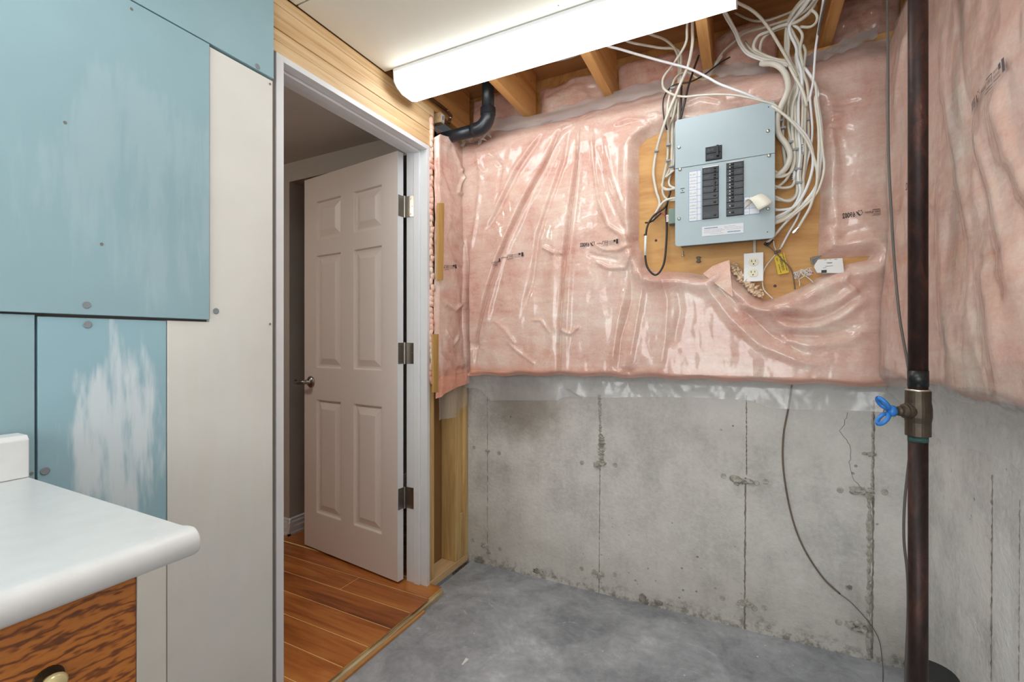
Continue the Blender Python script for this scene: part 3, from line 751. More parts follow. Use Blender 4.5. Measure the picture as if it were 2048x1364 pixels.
PIN_A = [((1276,484), .07, .03, 9, .0035), ((1305,252), .06, .02, 9, .004), ((1406,547), .05, .02, 7, .003), ((1636,248), .06, .02, 11, .004), ((946,690), .05, .02, 7, .003), ((1490,205), .05, .012, 6, .003), ((1255,745), .05, .015, 7, .003), ((1150,240), .09, .012, 9, .004)]
XL, XR_ = -1.300, .500
def base_A(U, Z, sd, V, fine=1.0):
    d = .100 + .022*(fbm(U*3.1+7, Z*3.1, 3)-.5) + .02*(fbm(U*7, Z*2.2, 5)-.5)
    d = d + .012*sstep(2.0, 1.4, Z)*np.exp(-((U+.1)/.5)**2)
    d = d*sstep(2.27, 2.14, Z) + .018*(1-sstep(2.27, 2.14, Z))
    d = d - .06*np.exp(-((U+1.266)/.009)**2)*sstep(1.75, 1.35, Z) - .012*sstep(.36, .46, U)
    d = d + fine*apply_folds(U, Z, FOLD_A)
    for c, R, dp, k, am in PIN_A: d = d + fine*pinch(U, Z, a2(*c), R, dp, k, am, c[0])
    if sd is not None:
        d = d + .020*np.exp(-((sd-.04)/.035)**2); k = sstep(0, .05, sd); d = .074 + (d+.004-.074)*np.sqrt(k)
    return np.maximum(d, .014)
def batt_A(U, Z, sd, V):
    d = base_A(U, Z, sd, V, .85) - .0045
    lo = sstep(0, .02, V*1.2); return d*lo + .072*(1-lo)
def film_A(U, Z, sd, V):
    w = .0034*(ridged(U*13+3*Z, Z*5-2*U, 21)-.5) + .0020*(fbm(U*36, Z*22, 9)-.5) + .003*(ridged(U*5-Z, Z*3+U*2, 23)-.5)
    d = base_A(U, Z, sd, V) + w
    lo = sstep(.99, 1.035, Z); dl = .074 + .022*(fbm(U*9, Z*6, 31)-.5) + .006*np.sin(U*26+4*np.sin(U*9))*sstep(1.0,.9,Z)
    return d*lo + dl*(1-lo)
zi = lambda px, py: a2(px, py)[1]
bz_x = [a2(px, 760)[0] for px in (946,1117,1300,1500,1650,1757)]; bz_z = [zi(px, py) for px, py in ((946,752),(1117,752),(1300,757),(1500,765),(1650,771),(1757,775))]
batt_bottom = lambda U: np.interp(U, bz_x, bz_z) + .004*np.sin(U*31)
fb = [(944,778),(948,780),(955,784),(964,794),(971,803),(1110,803),(1114,800),(1118,783),(1128,778),(1145,788),(1160,796),(1240,797),(1300,796),(1400,798),(1500,803),(1540,818),(1600,822),(1757,826)]
fb_x = [a2(*q)[0] for q in fb]; fb_z = [a2(*q)[1] for q in fb]
film_bottom = lambda U: np.interp(U, fb_x, fb_z) + .0012*np.sin(U*240)*(U < fb_x[4])
top_A = lambda U: 2.262 + .006*np.sin(U*9)
place_A = lambda U, Z, d: (U, YA - d, Z)
us = np.linspace(XL, XR_, 290)
o = sheet('insulation_batt', us, np.linspace(0, 1, 210), batt_bottom, top_A, batt_A, place_A, M['pink'], HOLE)
tag(o, 'pink fibreglass blanket hung on the concrete wall around the breaker panel', 'insulation')
us = np.linspace(XL, XR_, 380)
fA = sheet('plastic_sheet', us, np.linspace(0, 1, 310), film_bottom, top_A, film_A, place_A, M['film'], HOLE, hem=(M['film_grey'], lambda u: batt_bottom(u)-.004, 'x'))
tag(fA, 'clear creased plastic vapour barrier over pink insulation around the breaker panel', 'plastic sheet')
# turned-up loose corner of the film
P = [onY(*q, YA-.09) for q in ((1112,800),(1120,776),(1133,779),(1148,788),(1162,797),(1140,793),(1126,795))]
P = [p + Vector((0, -.012*(i in (1,2,3)), 0)) for i, p in enumerate(P)]
obj('loose_corner', MB().add(P, [(0,1,6),(1,2,6),(2,5,6),(2,3,5),(3,4,5)]), M['film_white'], fA)
# hazy bunched film band along the top, under the joists
def band(px_pts, Y0, Y1, h, nm, par):
    mb = MB(); vs = []; fs = []; n = 0
    pts = spline([Vector((*q, 0)) for q in px_pts], 8); rnd = random.Random(4)
    for i, q in enumerate(pts):
        hh = h*(1+.08*math.sin(i*.5))
        for k in range(5):
            s = k/4; y = Y0+(Y1-Y0)*s
            p = onY(q.x, q.y-hh*s, y); p.z += .004*math.sin(i*1.3+k*2); p.y += .004*math.sin(i*.9+k*3); vs.append(p)
    for i in range(len(pts)-1):
        for k in range(4): a = i*5+k; fs.append((a, a+5, a+6, a+1))
    return obj(nm, mb.add(vs, fs), M['film_white'], par, smooth=True)
band([(985,262),(1060,256),(1140,236),(1220,212),(1300,190),(1345,180)], 2.035, 2.092, 26, 'bunched_film', fA)
band([(1405,150),(1440,152),(1490,150),(1540,150)], 2.035, 2.085, 24, 'bunched_film', fA)
band([(1600,140),(1650,118),(1700,98),(1755,72)], 2.02, 2.085, 22, 'bunched_film', fA)

# ---- left stud bay beside the door
d2 = lambda px, py, X=-1.29: (lambda p: (p.y, p.z))(onX(px, py, X))
GD = lambda *q: [d2(*p) for p in q]
YD0, YD1 = JO1+.024, 2.045
FOLD_D = [(GD((905,290),(930,380),(938,470),(935,560)), .012, .012, 'g'), (GD((885,330),(905,390),(920,420)), -.010, .012, 'g'), (GD((928,340),(915,385),(930,390)), .012, .008, 'g'),
 (GD((895,430),(915,470),(932,500)), .010, .009, 'g'), (GD((892,470),(910,520),(930,545)), -.008, .010, 'g'), (GD((885,600),(910,620),(935,600)), .009, .010, 'g'),
 (GD((890,660),(905,690),(920,670)), .009, .009, 'g'), (GD((925,290),(932,330),(915,345)), .010, .007, 'g'), (GD((880,700),(910,740),(938,735)), -.008, .012, 'g')]
def base_D(U, Z, sd, V):
    d = .03 + .014*(fbm(U*9, Z*5, 41)-.5) + .010*(fbm(U*16, Z*11, 43)-.5) + apply_folds(U, Z, FOLD_D)
    d = d - .018*sstep(YD0+.02, YD0, U) + .012*np.exp(-((Z-1.0)/.12)**2)
    return np.maximum(d, .006)
def film_D(U, Z, sd, V):
    d = base_D(U, Z, sd, V) + .004 + .002*(ridged(U*20, Z*10, 51)-.5)
    lo = sstep(.97, 1.02, Z); return d*lo + (.03+.012*np.sin(U*40)*sstep(1.0,.85,Z))*(1-lo)
ub = lambda pts: ([d2(*q)[0] for q in pts], [d2(*q)[1] for q in pts])
bx, bz = ub([(868,805),(885,788),(910,775),(935,765),(945,755)]); fx_, fz_ = ub([(866,842),(880,840),(895,838),(910,833),(922,824),(932,812),(938,802),(946,780)])
tx, tz = ub([(866,285),(880,268),(900,275),(920,288),(945,292)])
place_D = lambda U, Z, d: (XD + d, U, Z)
o = sheet('insulation_batt', np.linspace(YD0, YD1, 60), np.linspace(0, 1, 200), lambda U: np.interp(U, bx, bz), lambda U: np.interp(U, tx, tz), lambda U,Z,s,V: base_D(U,Z,s,V), place_D, M['pink'])
tag(o, 'narrow pink fibreglass batt in the stud bay beside the door frame', 'insulation')
fD = sheet('plastic_sheet', np.linspace(YD0+.002, YD1, 80), np.linspace(0, 1, 260), lambda U: np.interp(U, fx_, fz_), lambda U: np.interp(U, tx, tz), film_D, place_D, M['film'], hem=(M['film_grey'], lambda u: np.interp(u, bx, bz)-.003, 'y'))
tag(fD, 'narrow plastic sheet hanging over the stud bay beside the door frame', 'plastic sheet')
# raw compressed edge of the batt against the door stud
mb = MB(); rnd = random.Random(8)
for i in range(46):
    z = .99 + i*.027; mb.blob((XD+.004, JO1+.012+rnd.uniform(-.004,.004), z), (.012, .011+.004*rnd.random(), .022), i, .3, 1)
tag(obj('insulation_edge', mb, M['pink'], o, smooth=True), kind='stuff')
# thin wood laths that pin the film
for (pts, lab) in (([(876,406),(888,406),(886,560),(875,562)], 'thin wooden lath nailed over the plastic at mid door height'), ([(866,668),(877,668),(876,785),(866,785)], 'thin short wooden lath low on the plastic beside the door frame')):
    q = [onX(px, py, XD+.05) for px, py in pts]
    mb = MB().add([(XD+.044,p.y,p.z) for p in q]+[(XD+.052,p.y,p.z) for p in q], [(0,1,2,3),(7,6,5,4),(0,4,5,1),(1,5,6,2),(2,6,7,3),(3,7,4,0)])
    tag(obj('wood_lath', mb, M['lath'], None, .001), lab, 'lath')

# ---- right wall
b2 = lambda px, py, X=.415: (lambda p: (p.y, p.z))(onX(px, py, X))
GB = lambda *q: [b2(*p) for p in q]
FOLD_B = [(GB((1868,40),(1880,180),(1905,330),(1930,480),(1945,640)), .010, .015, 'g'), (GB((1895,20),(1915,160),(1945,320),(1975,460)), -.009, .014, 'g'),
 (GB((1930,230),(1965,330),(2000,470),(2030,600)), .011, .014, 'g'), (GB((1985,180),(2010,300),(2048,420)), .010, .016, 'g'), (GB((1900,380),(1935,520),(1960,680)), -.008, .016, 'g'),
 (GB((2000,330),(2035,430),(2060,560)), -.010, .013, 'g'), (GB((1865,330),(1880,480),(1900,650),(1910,760)), .008, .016, 'g'), (GB((1960,520),(1990,640),(2000,760)), .008, .018, 'g'),
 (GB((1805,60),(1795,150),(1785,230)), .012, .012, 'g'), (GB((1775,380),(1790,500),(1800,640)), .006, .02, 'g'), (GB((1790,60),(1770,160),(1772,300)), -.006, .012, 'g')]
FOLD_B = [(p, a*.7, w*1.5, k) for p, a, w, k in FOLD_B]
YB0, YB1 = -.5, 2.03
def base_B(U, Z, sd, V):
    d = .098 + .028*(fbm(U*3.3, Z*2.6, 61)-.5) + .012*(fbm(U*9, Z*5, 63)-.5) + apply_folds(U, Z, FOLD_B) + .012*np.exp(-((Z-1.2)/.25)**2)
    d = d*sstep(2.30, 2.16, Z) + .02*(1-sstep(2.30, 2.16, Z))
    return np.maximum(d*sstep(YB1+.03, YB1-.06, U), .012)
def batt_B(U, Z, sd, V):
    lo = sstep(0, .02, V); return (base_B(U, Z, sd, V)-.0045)*lo + .07*(1-lo)
def film_B(U, Z, sd, V):
    d = base_B(U, Z, sd, V) + .0025*(ridged(U*9-2*Z, Z*5, 71)-.5) + .0012*(fbm(U*40, Z*30, 73)-.5)
    lo = sstep(1.0, 1.06, Z); dl = .075 + .03*(fbm(U*6, Z*5, 75)-.5); return d*lo + dl*(1-lo)
place_B = lambda U, Z, d: (XB - d, U, Z)
ubn = np.concatenate([np.linspace(YB0, .9, 60)[:-1], np.linspace(.9, YB1, 230)])
bbx, bbz = [YB0, .8, 1.05, 1.3, 1.5, 1.75, 2.0], [1.04,1.04,1.045,1.046,1.05,1.052,1.055]
fbx, fbz = [YB0, .8, .93, 1.05, 1.2, 1.35, 1.5, 1.63, 1.75, 1.86, 2.0], [.88,.88,.885,.90,.935,.93,.915,.945,.93,.955,1.0]
o = sheet('insulation_batt', ubn, np.linspace(0, 1, 170), lambda U: np.interp(U, bbx, bbz)+.005*np.sin(U*17), lambda U: 2.29+0*U, batt_B, place_B, M['pink'])
tag(o, 'pink fibreglass blanket on the side wall behind the dark pipe', 'insulation')
fB = sheet('plastic_sheet', ubn, np.linspace(0, 1, 240), lambda U: np.interp(U, fbx, fbz)+.006*np.sin(U*11), lambda U: 2.29+0*U, film_B, place_B, M['film'], hem=(M['film_grey'], lambda u: np.interp(u, bbx, bbz)+.005*np.sin(u*17)-.004, 'y'))
tag(fB, 'clear plastic vapour barrier on the side wall behind the dark pipe', 'plastic sheet')

# ---- rim insulation pieces between the joists
def rim(x0, x1, z0, z1, Y, seed, lab, m='pink_coat', bulge=.05):
    us = np.linspace(x0, x1, 40)
    def df(U, Z, sd, V):
        a = (U-x0)/(x1-x0)
        return bulge*(4*a*(1-a))**.5*(np.clip(4*V*(1-V), 0, 1))**.4 + .05*(fbm(U*8+seed, Z*8, seed)-.5) + .02*(ridged(U*17, Z*14, seed+3)-.5)
    o = sheet('rim_insulation', us, np.linspace(0, 1, 34), lambda U: z0+0*U, lambda U: z1+0*U, df, lambda U,Z,d: (U, Y-d, Z), M[m])
    tag(o, lab, 'insulation')
rim(-1.344, -.989, 2.262, 2.50, 2.20, 81, 'pink insulation stuffed behind the black drain pipe', 'pink')
rim(-.948, -.576, 2.262, 2.47, 2.20, 83, 'pink wrapped insulation between joists left of the centre of the light')
rim(-.535, -.157, 2.262, 2.48, 2.20, 85, 'pink wrapped insulation between joists above the left cable bundle')
rim(-.116, .12, 2.262, 2.50, 2.20, 87, 'pink insulation clump between joists above the breaker panel', 'pink', .08)
rim(.296, .52, 2.262, 2.50, 2.20, 89, 'dark pink insulation in the ceiling corner right of the cables')
# ---- torn tuft at the outlet and the cut film flap
mb = MB(); rnd = random.Random(12)
for i in range(190):
    t = rnd.random(); p = onY(1466+54*t**1.2+rnd.uniform(-4,7), 532+58*t+rnd.uniform(-6,9), 2.005)
    mb.blob((p.x, p.y+rnd.uniform(-.014,.015), p.z), [rnd.uniform(.003,.009) for _ in range(3)], i, .5, 1)
for i in range(60):
    t = rnd.random(); p = onY(1468+52*t**1.2+rnd.uniform(-4,9), 533+56*t+rnd.uniform(-8,6), 1.998)
    mb.tube(spline([p, p+Vector((rnd.uniform(-.006,.008), rnd.uniform(-.008,0), rnd.uniform(-.002,.008))), p+Vector((rnd.uniform(-.012,.016), rnd.uniform(-.012,0), rnd.uniform(-.004,.014)))], 3), .0006, 4)
tf = obj('torn_insulation', mb, M['torn'], None, smooth=True)
tag(tf, 'torn tan fibreglass tuft beside the duplex outlet', 'insulation', kind='stuff')
q = [onY(px, py, Y) for px, py, Y in ((1406,547,1.985),(1425,532,1.975),(1448,523,1.968),(1459,520,1.97),(1462,560,1.962),(1466,594,1.972),(1440,575,1.97))]
obj('cut_flap', MB().add(q, [(0,1,6),(1,2,6),(2,4,6),(2,3,4),(4,5,6)]), M['pink_coat'], fA, smooth=True)

# ---- mirrored printing on the film
def text_mesh(s, size):
    cu = bpy.data.curves.new('t', 'FONT'); cu.body = s; cu.size = size; cu.resolution_u = 3; cu.offset = .018
    ob = bpy.data.objects.new('t', cu); COL.objects.link(ob); dg = bpy.context.evaluated_depsgraph_get()
    me = bpy.data.meshes.new_from_object(ob.evaluated_get(dg)); vs = [tuple(v.co) for v in me.vertices]; fs = [tuple(p.vertices) for p in me.polygons]
    bpy.data.objects.remove(ob); bpy.data.meshes.remove(me); return vs, fs
T69 = text_mesh('69002', 1.0)
def quadm(x0, x1, y0, y1): return [(x0,y0),(x1,y0),(x1,y1),(x0,y1)], [(0,1,2,3)]
def printing(which):
    """2D print in local units, height 1, growing to +x as read from behind (mirrored by the caller)"""
    vs, fs = [], []
    def add(v, f):
        n = len(vs); vs.extend([(a[0], a[1]) for a in v]); fs.extend([tuple(i+n for i in g) for g in f])
    def bar(x0, x1, y0, y1, k=5):
        for i in range(k): add(*quadm(x0+(x1-x0)*i/k, x0+(x1-x0)*(i+1)/k, y0, y1))
    def squig(x0, x1, y0, y1, seed):
        r = random.Random(seed); x = x0
        while x < x1:
            w = r.uniform(.10,.17); add(*quadm(x, x+w*.55, y0, y1)); 
            if r.random() < .6: add(*quadm(x, x+w, y0+(y1-y0)*.4, y0+(y1-y0)*.62))
            x += w+.07
    if 'block' in which:
        bar(0, .55, 0, 1.15, 2); bar(.75, 1.35, .55, 1.05, 2)
        squig(1.3, 2.7, .72, .95, 1); squig(1.2, 2.6, .28, .48, 2); bar(1.0, 2.6, -.02, .04)
    if 'box' in which:
        bar(2.95, 3.05, .18, .95, 1); bar(2.95, 4.6, .92, 1.02); squig(3.2, 4.1, .3, .78, 3); add([(4.4,.75),(4.55,.75),(4.85,.2),(4.7,.2)], [(0,1,2,3)])
        bar(2.9, 4.5, -.02, .06); bar(2.9, 4.9, -.26, -.2); squig(4.9, 6.4, .3, .7, 4)
    if 'logo' in which:
        pts = [(6.75,.62),(7.05,.82),(6.95,1.1),(7.4,.95),(7.75,1.12),(7.7,.75),(8.1,.5),(7.6,.05),(7.2,.12),(7.0,.4)]
        for a, b in zip(pts, pts[1:]+pts[:1]):
            dx, dy = b[0]-a[0], b[1]-a[1]; l = math.hypot(dx, dy); nx, ny = -dy/l*.045, dx/l*.045
            add([(a[0]-nx,a[1]-ny),(b[0]-nx,b[1]-ny),(b[0]+nx,b[1]+ny),(a[0]+nx,a[1]+ny)], [(0,1,2,3)])
        add([(7.3,.1),(7.55,.05),(8.3,.9),(8.1,.98)], [(0,1,2,3)])
    if 'num' in which:
        xs_ = [v[0] for v in T69[0]]; w = max(xs_)-min(xs_)
        add([(8.5+(v[0]-min(xs_))*2.7/w, v[1]*1.45) for v in T69[0]], T69[1])
    return vs, fs
def stamp(which, px0, px1, h, surf, place, film_fn, parent, m, hole=None, xr=(0, 11.3)):
    """map the print so that local x=xr[0] lands on px0 and x=xr[1] on px1 (already mirrored: px0 right of px1)"""
    vs, fs = printing(which); a = np.array(surf(*px0)); b = np.array(surf(*px1)); L = np.linalg.norm(b-a); e = (b-a)/L
    up = np.array([-e[1], e[0]]); up = up if up[1] > 0 else -up
    k = L/(xr[1]-xr[0]); V = np.array(vs); P = a + np.outer((V[:,0]-xr[0])*k, e) + np.outer(V[:,1]*h, up)
    U, Z = P[:,0], P[:,1]; sd = None
    if hole is not None: sd = np.maximum(poly_sd(U, Z, hole)[0], 0)
    d = film_fn(U, Z, sd, np.full(U.shape, .5)) + .003
    X, Y, W = place(U, Z, d)
    o = obj('printed_mark', MB().add(list(zip(X, Y, W)), fs), m, parent); return o
stamp(('block','box','logo','num'), (1236,487), (1158,493), .017, a2, place_A, film_A, fA, M['ink'], HOLE)
stamp(('block','box'), (1046,512), (1003,520), .017, a2, place_A, film_A, fA, M['ink'], HOLE, (0,6.4))
stamp(('block',), (1001,523), (992,527), .017, a2, place_A, film_A, fA, M['ink'], HOLE, (0,1.3))
stamp(('box','logo','num'), (1768,424), (1684,437), .017, a2, place_A, film_A, fA, M['ink'], HOLE, (2.5,11.3))
stamp(('block','box'), (911,537), (876,539), .017, d2, place_D, film_D, fD, M['ink'], None, (0,6.4))
stamp(('block','box','logo','num'), (2010,140), (1938,232), .022, b2, place_B, film_B, fB, M['greyprint'], None)
stamp(('num',), (1822,372), (1803,382), .02, b2, place_B, film_B, fB, M['greyprint'], None, (8.5,11.3))

# ================================================================== ELECTRICAL
YP, YPL = 1.93, 2.028                     # panel face, plywood face
a = onY(1230, 700, YPL); 
pl = obj('plywood_board', MB().box(onY(1238,400,YPL).x, onY(1752,400,YPL).x, YPL, YPL+.012, 1.27, 2.105), M['ply'], None, .001)
tag(pl, 'knotty plywood board behind the breaker panel', 'plywood')
struct('trim_2', MB().box(onY(1245,400,YPL).x, onY(1745,400,YPL).x, YPL+.0125, YA-.0005, 1.28, 1.34), M['joist'])
struct('trim_3', MB().box(onY(1245,400,YPL).x, onY(1745,400,YPL).x, YPL+.0125, YA-.0005, 2.04, 2.10), M['joist'])
for px, py in ((1312,481),(1550,572),(1290,470)):
    p = onY(px, py, YPL); obj('knot', MB().lathe((p.x, YPL+.0002, p.z), (0,-1,0), [(.006,0),(.005,.0006),(0,.0006)], 10), M['knob_back'], pl)

PX0, PX1 = onY(1350,300,YP).x, onY(1550,300,YP).x
PZ1 = (onY(1350,237,YP).z + onY(1550,204,YP).z)/2; PZ0 = (onY(1350,498,YP).z + onY(1548,471,YP).z)/2; PZS = (onY(1350,337,YP).z+onY(1550,307,YP).z)/2
bp = thing('breaker_panel', ((PX0+PX1)/2, YPL, PZ0), 'grey metal breaker panel with two columns of black breakers', 'breaker panel')
def rrect(x0, x1, z0, z1, r, corners):
    P = []
    for (cx, cz, a0, key) in ((x0+r,z0+r,180,'bl'),(x1-r,z0+r,270,'br'),(x1-r,z1-r,0,'tr'),(x0+r,z1-r,90,'tl')):
        if key in corners: P += [(cx+r*math.cos(math.radians(a0+k*15)), cz+r*math.sin(math.radians(a0+k*15))) for k in range(7)]
        else: P.append((x0 if 'l' in key else x1, z0 if 'b' in key else z1))
    return P
obj('cabinet_box', MB().box(PX0+.012, PX1-.012, YP+.006, YPL-.0005, PZ0+.012, PZ1-.012), M['panel_dark'], bp, .002)
obj('cover_plate', MB().prism(rrect(PX0, PX1, PZS+.0008, PZ1, .012, ('tl','tr')), 'y', YP, YP+.004), M['panel'], bp, .0012)
obj('cover_plate', MB().prism(rrect(PX0, PX1, PZ0, PZS-.0008, .012, ('bl','br')), 'y', YP+.0005, YP+.004), M['panel'], bp, .0012)
obj('cover_flange', MB().box(PX0+.003, PX1-.003, YP+.004, YP+.016, PZ0+.004, PZ1-.004), M['panel_dark'], bp)
pp = lambda px, py, off=0: (lambda p: (p.x, p.z))(onY(px, py, YP-off))
for px, py in ((1358,295),(1536,262),(1360,339),(1538,311),(1358,437),(1536,417)):
    x, z = pp(px, py)
    obj('screw', MB().lathe((x, YP, z), (0,-1,0), [(.0062,0),(.0062,.002),(.0045,.0042),(.0012,.005),(0,.005)], 14), M['steel'], bp, smooth=False)
for px, py in ((1537,214),(1535,464)):
    x, z = pp(px, py); obj('screw_hole', MB().disc((x, YP-.0002, z), (0,1,0), .002, .0006, 10), M['black'], bp)
for px, py, w, h in ((1365,377,.008,.0012),(1365,385,.008,.0012),(1365,381,.0018,.0018)):
    x, z = pp(px, py); obj('latch_mark', MB().box(x-w, x+w, YP-.0003, YP+.001, z-h, z+h), M['ink'], bp)
def breaker(x0, x1, z0, z1, tog, double=False, par=bp):
    b = obj('breaker', MB().box(x0, x1, YP-.006, YP+.001, z0+.0004, z1-.0004), M['black2'], par, .0012)
    w = x1-x0; h = z1-z0; tx = x0+w*tog
    r = random.Random(int(x0*1e4+z0*1e5))
    mb = MB()
    for i in range(2 if double else 1):
        zc = z0+h*(.28+.44*i) if double else z0+h*.5
        mb.box(tx-w*.075, tx+w*.075, YP-.013, YP-.006, zc-h*.13, zc+h*.13)
    obj('toggle', mb, M['black'], b, .001)
    mk = MB()
    for i in range(2 if double else 1):
        zc = z0+h*(.28+.44*i) if double else z0+h*.5
        sx = tx - w*.16 if tog < .5 else tx + w*.03
        mk.box(sx-.0016, sx+.0016, YP-.0064, YP-.0058, zc-.0017, zc+.0017)
    obj('status_dot', mk, M['whitep'], b)
    if r.random() < .95:
        mk = MB(); side = 1 if tog < .5 else -1; xm = x0+w*(.68 if side > 0 else .3)
        for i in range(7): mk.box(xm-w*.2+i*w*.058, xm-w*.2+i*w*.058+w*.028, YP-.0062, YP-.0058, z0+h*r.uniform(.22,.4), z0+h*r.uniform(.55,.8))
        obj('moulded_marking', mk, M['mould'], b)
    return b
# main breaker
x0, z1 = pp(1412, 296); x1, z0 = pp(1443, 317); 
obj('breaker_recess', MB().box(x0-.002, x1+.002, YP-.0006, YP+.002, z0-.002, z1+.002), M['black'], bp)
breaker(x0, x1, (z0+z1)/2, z1, .76); breaker(x0, x1, z0, (z0+z1)/2, .76)
obj('main_handle', MB().box(x0+(x1-x0)*.68, x0+(x1-x0)*.84, YP-.020, YP-.006, z0+.008, z1-.002), M['black'], bp, .0015)
# left column: eight places, the seventh empty
x0, z1 = pp(1405, 337); x1, _ = pp(1437, 337); _, z0 = pp(1405, 439)
obj('breaker_recess', MB().box(x0-.001, x1+.001, YP-.0006, YP+.002, z0-.001, z1+.004), M['black'], bp)
obj('slot_lip', MB().box(x0, x1, YP-.001, YP+.0, z1, z1+.004), M['whitep'], bp)
hz = (z1-z0)/8
for k in range(8):
    if k == 6: continue
    breaker(x0, x1, z1-(k+1)*hz, z1-k*hz, .78, k < 2)
obj('tie_bar', MB().box(x0+(x1-x0)*.70, x0+(x1-x0)*.80, YP-.016, YP-.011, z1-3.8*hz, z1-2.2*hz), M['black'], bp, .001)
x0, z1 = pp(1453, 327); x1, _ = pp(1487, 327); _, z0 = pp(1453, 433)
obj('breaker_recess', MB().box(x0-.001, x1+.001, YP-.0006, YP+.002, z0-.001, z1+.003), M['black'], bp)
obj('slot_lip', MB().box(x0, x1, YP-.001, YP+.0, z1, z1+.003), M['whitep'], bp)
hz = (z1-z0)/8
for k in range(8): breaker(x0, x1, z1-(k+1)*hz, z1-k*hz, .36, k < 6)
# circuit label
def circuit(x0, x1, z0, z1, rows, split, parent=bp):
    t = obj('circuit_label', MB().box(x0, x1, YP-.0006, YP+.0004, z0, z1), M['paper'], parent)
    ln = MB(); hh = (z1-z0)/rows
    for k in range(rows+1): ln.box(x0, x1, YP-.0009, YP-.0005, z0+k*hh-.0005, z0+k*hh+.0005)
    for xx in (x0, x0+(x1-x0)*split, x1): ln.box(xx-.0005, xx+.0005, YP-.0009, YP-.0005, z0, z1)
    obj('ruled_lines', ln, M['blueink'], t)
    wr_ = MB(); r = random.Random(3)
    for k in range(rows):
        xx = x0+.003; 
        while xx < x0+(x1-x0)*split-.004:
            wr_.box(xx, xx+.0012, YP-.0008, YP-.0005, z0+(k+.35)*hh, z0+(k+r.uniform(.45,.65))*hh); xx += r.uniform(.002,.004)
    obj('handwriting', wr_, M['greyink'], t)
    return t
x0, z1 = pp(1378, 344); x1, _ = pp(1402, 344); _, z0 = pp(1378, 443); circuit(x0, x1, z0, z1, 8, .68)
x0, z1 = pp(1488.5, 395); x1, _ = pp(1519, 390); _, z0 = pp(1489, 430); cl2 = circuit(x0, x1, z0, z1, 3, .33)
# its peeled, curled end
S = spline([onY(px, py, YP-dd) for px, py, dd in ((1489.5,418,.0012),(1490,405,.012),(1494,399,.028),(1501,400,.042),(1509,409,.050),(1517,421,.052))], 3)
E = spline([onY(px, py, YP-dd) for px, py, dd in ((1510,399,.0012),(1512,392,.012),(1518,388,.028),(1526,388,.042),(1536,395,.050),(1545.5,405,.052))], 3)
mb = MB(); vs = []; fs = []; n = len(S)
for p_, q_ in zip(S, E): vs += [p_, q_]
for i in range(n-1): fs.append((2*i, 2*i+1, 2*i+3, 2*i+2))
mb.add(vs, fs)
pe = obj('peeled_flap', mb, M['paper_cream'], cl2, smooth=True)
s_ = pe.modifiers.new('s', 'SOLIDIFY'); s_.thickness = .0006
# rating label
x0, z1 = pp(1404, 454); x1, _ = pp(1487, 445); _, z0 = pp(1404, 473)
rl = obj('rating_label', MB().box(x0, x1, YP-.0006, YP+.0004, z0, z1), M['paper'], bp)
r = random.Random(9)
for (fx0, fx1, fz) in ((.06,.38,.80),(.62,.92,.22)):
    x = x0+(x1-x0)*fx0; ink = MB()
    while x < x0+(x1-x0)*fx1: ink.box(x, x+.0018, YP-.0008, YP-.0005, z0+(z1-z0)*fz-.002, z0+(z1-z0)*fz+.0015+r.random()*.0012); x += .0028
    obj('blue_lettering', ink, M['navyink'], rl)
ink = MB()
for fz, f0, f1 in ((.62,.05,.5),(.48,.05,.55),(.34,.05,.48),(.18,.2,.5),(.82,.55,.8),(.66,.55,.95),(.5,.6,.95)):
    x = x0+(x1-x0)*f0
    while x < x0+(x1-x0)*f1: w = r.uniform(.002,.006); ink.box(x, x+w, YP-.0008, YP-.0005, z0+(z1-z0)*fz-.0008, z0+(z1-z0)*fz+.0006); x += w+.0015
obj('fine_print', ink, M['greyink'], rl)

# ------------------------------------------------------------------ cables
def cab(name, pts, r, m, label, group=None, cat='cable', flat=1.0, parent=None, n=8):
    P = spline([onY(*q) for q in pts], 5)
    o = obj(name, MB().tube(P, r, n, flat), M[m], parent, smooth=True)
    if parent is None: tag(o, label, cat, group)
    return o
z7 = lambda x, y, Y: (1400+x*.1613, y*.1613, Y)
z8 = lambda x, y, Y: (1540+x*.2198, 200+y*.2198, Y)
zl = lambda x, y, Y: (1240+x*.1466, 60+y*.1466, Y)
z2 = lambda x, y, Y: (1230+x*.308, 200+y*.308, Y)
za = lambda x, y, Y: (1180+x*.2933, y*.2933, Y)
z5 = lambda x, y, Y: (1480+x*.10995, 470+y*.10995, Y)
BUN = 'white cables bundled right of the breaker panel'
BL = 'white cable in the thick bundle dropping along the right of the breaker panel'
B = lambda pts, r=.0052, m='cable', lab=BL, grp=None, flat=1.0: cab('electrical_cable', pts, r, m, lab, grp or (BUN if lab == BL else None), flat=flat)
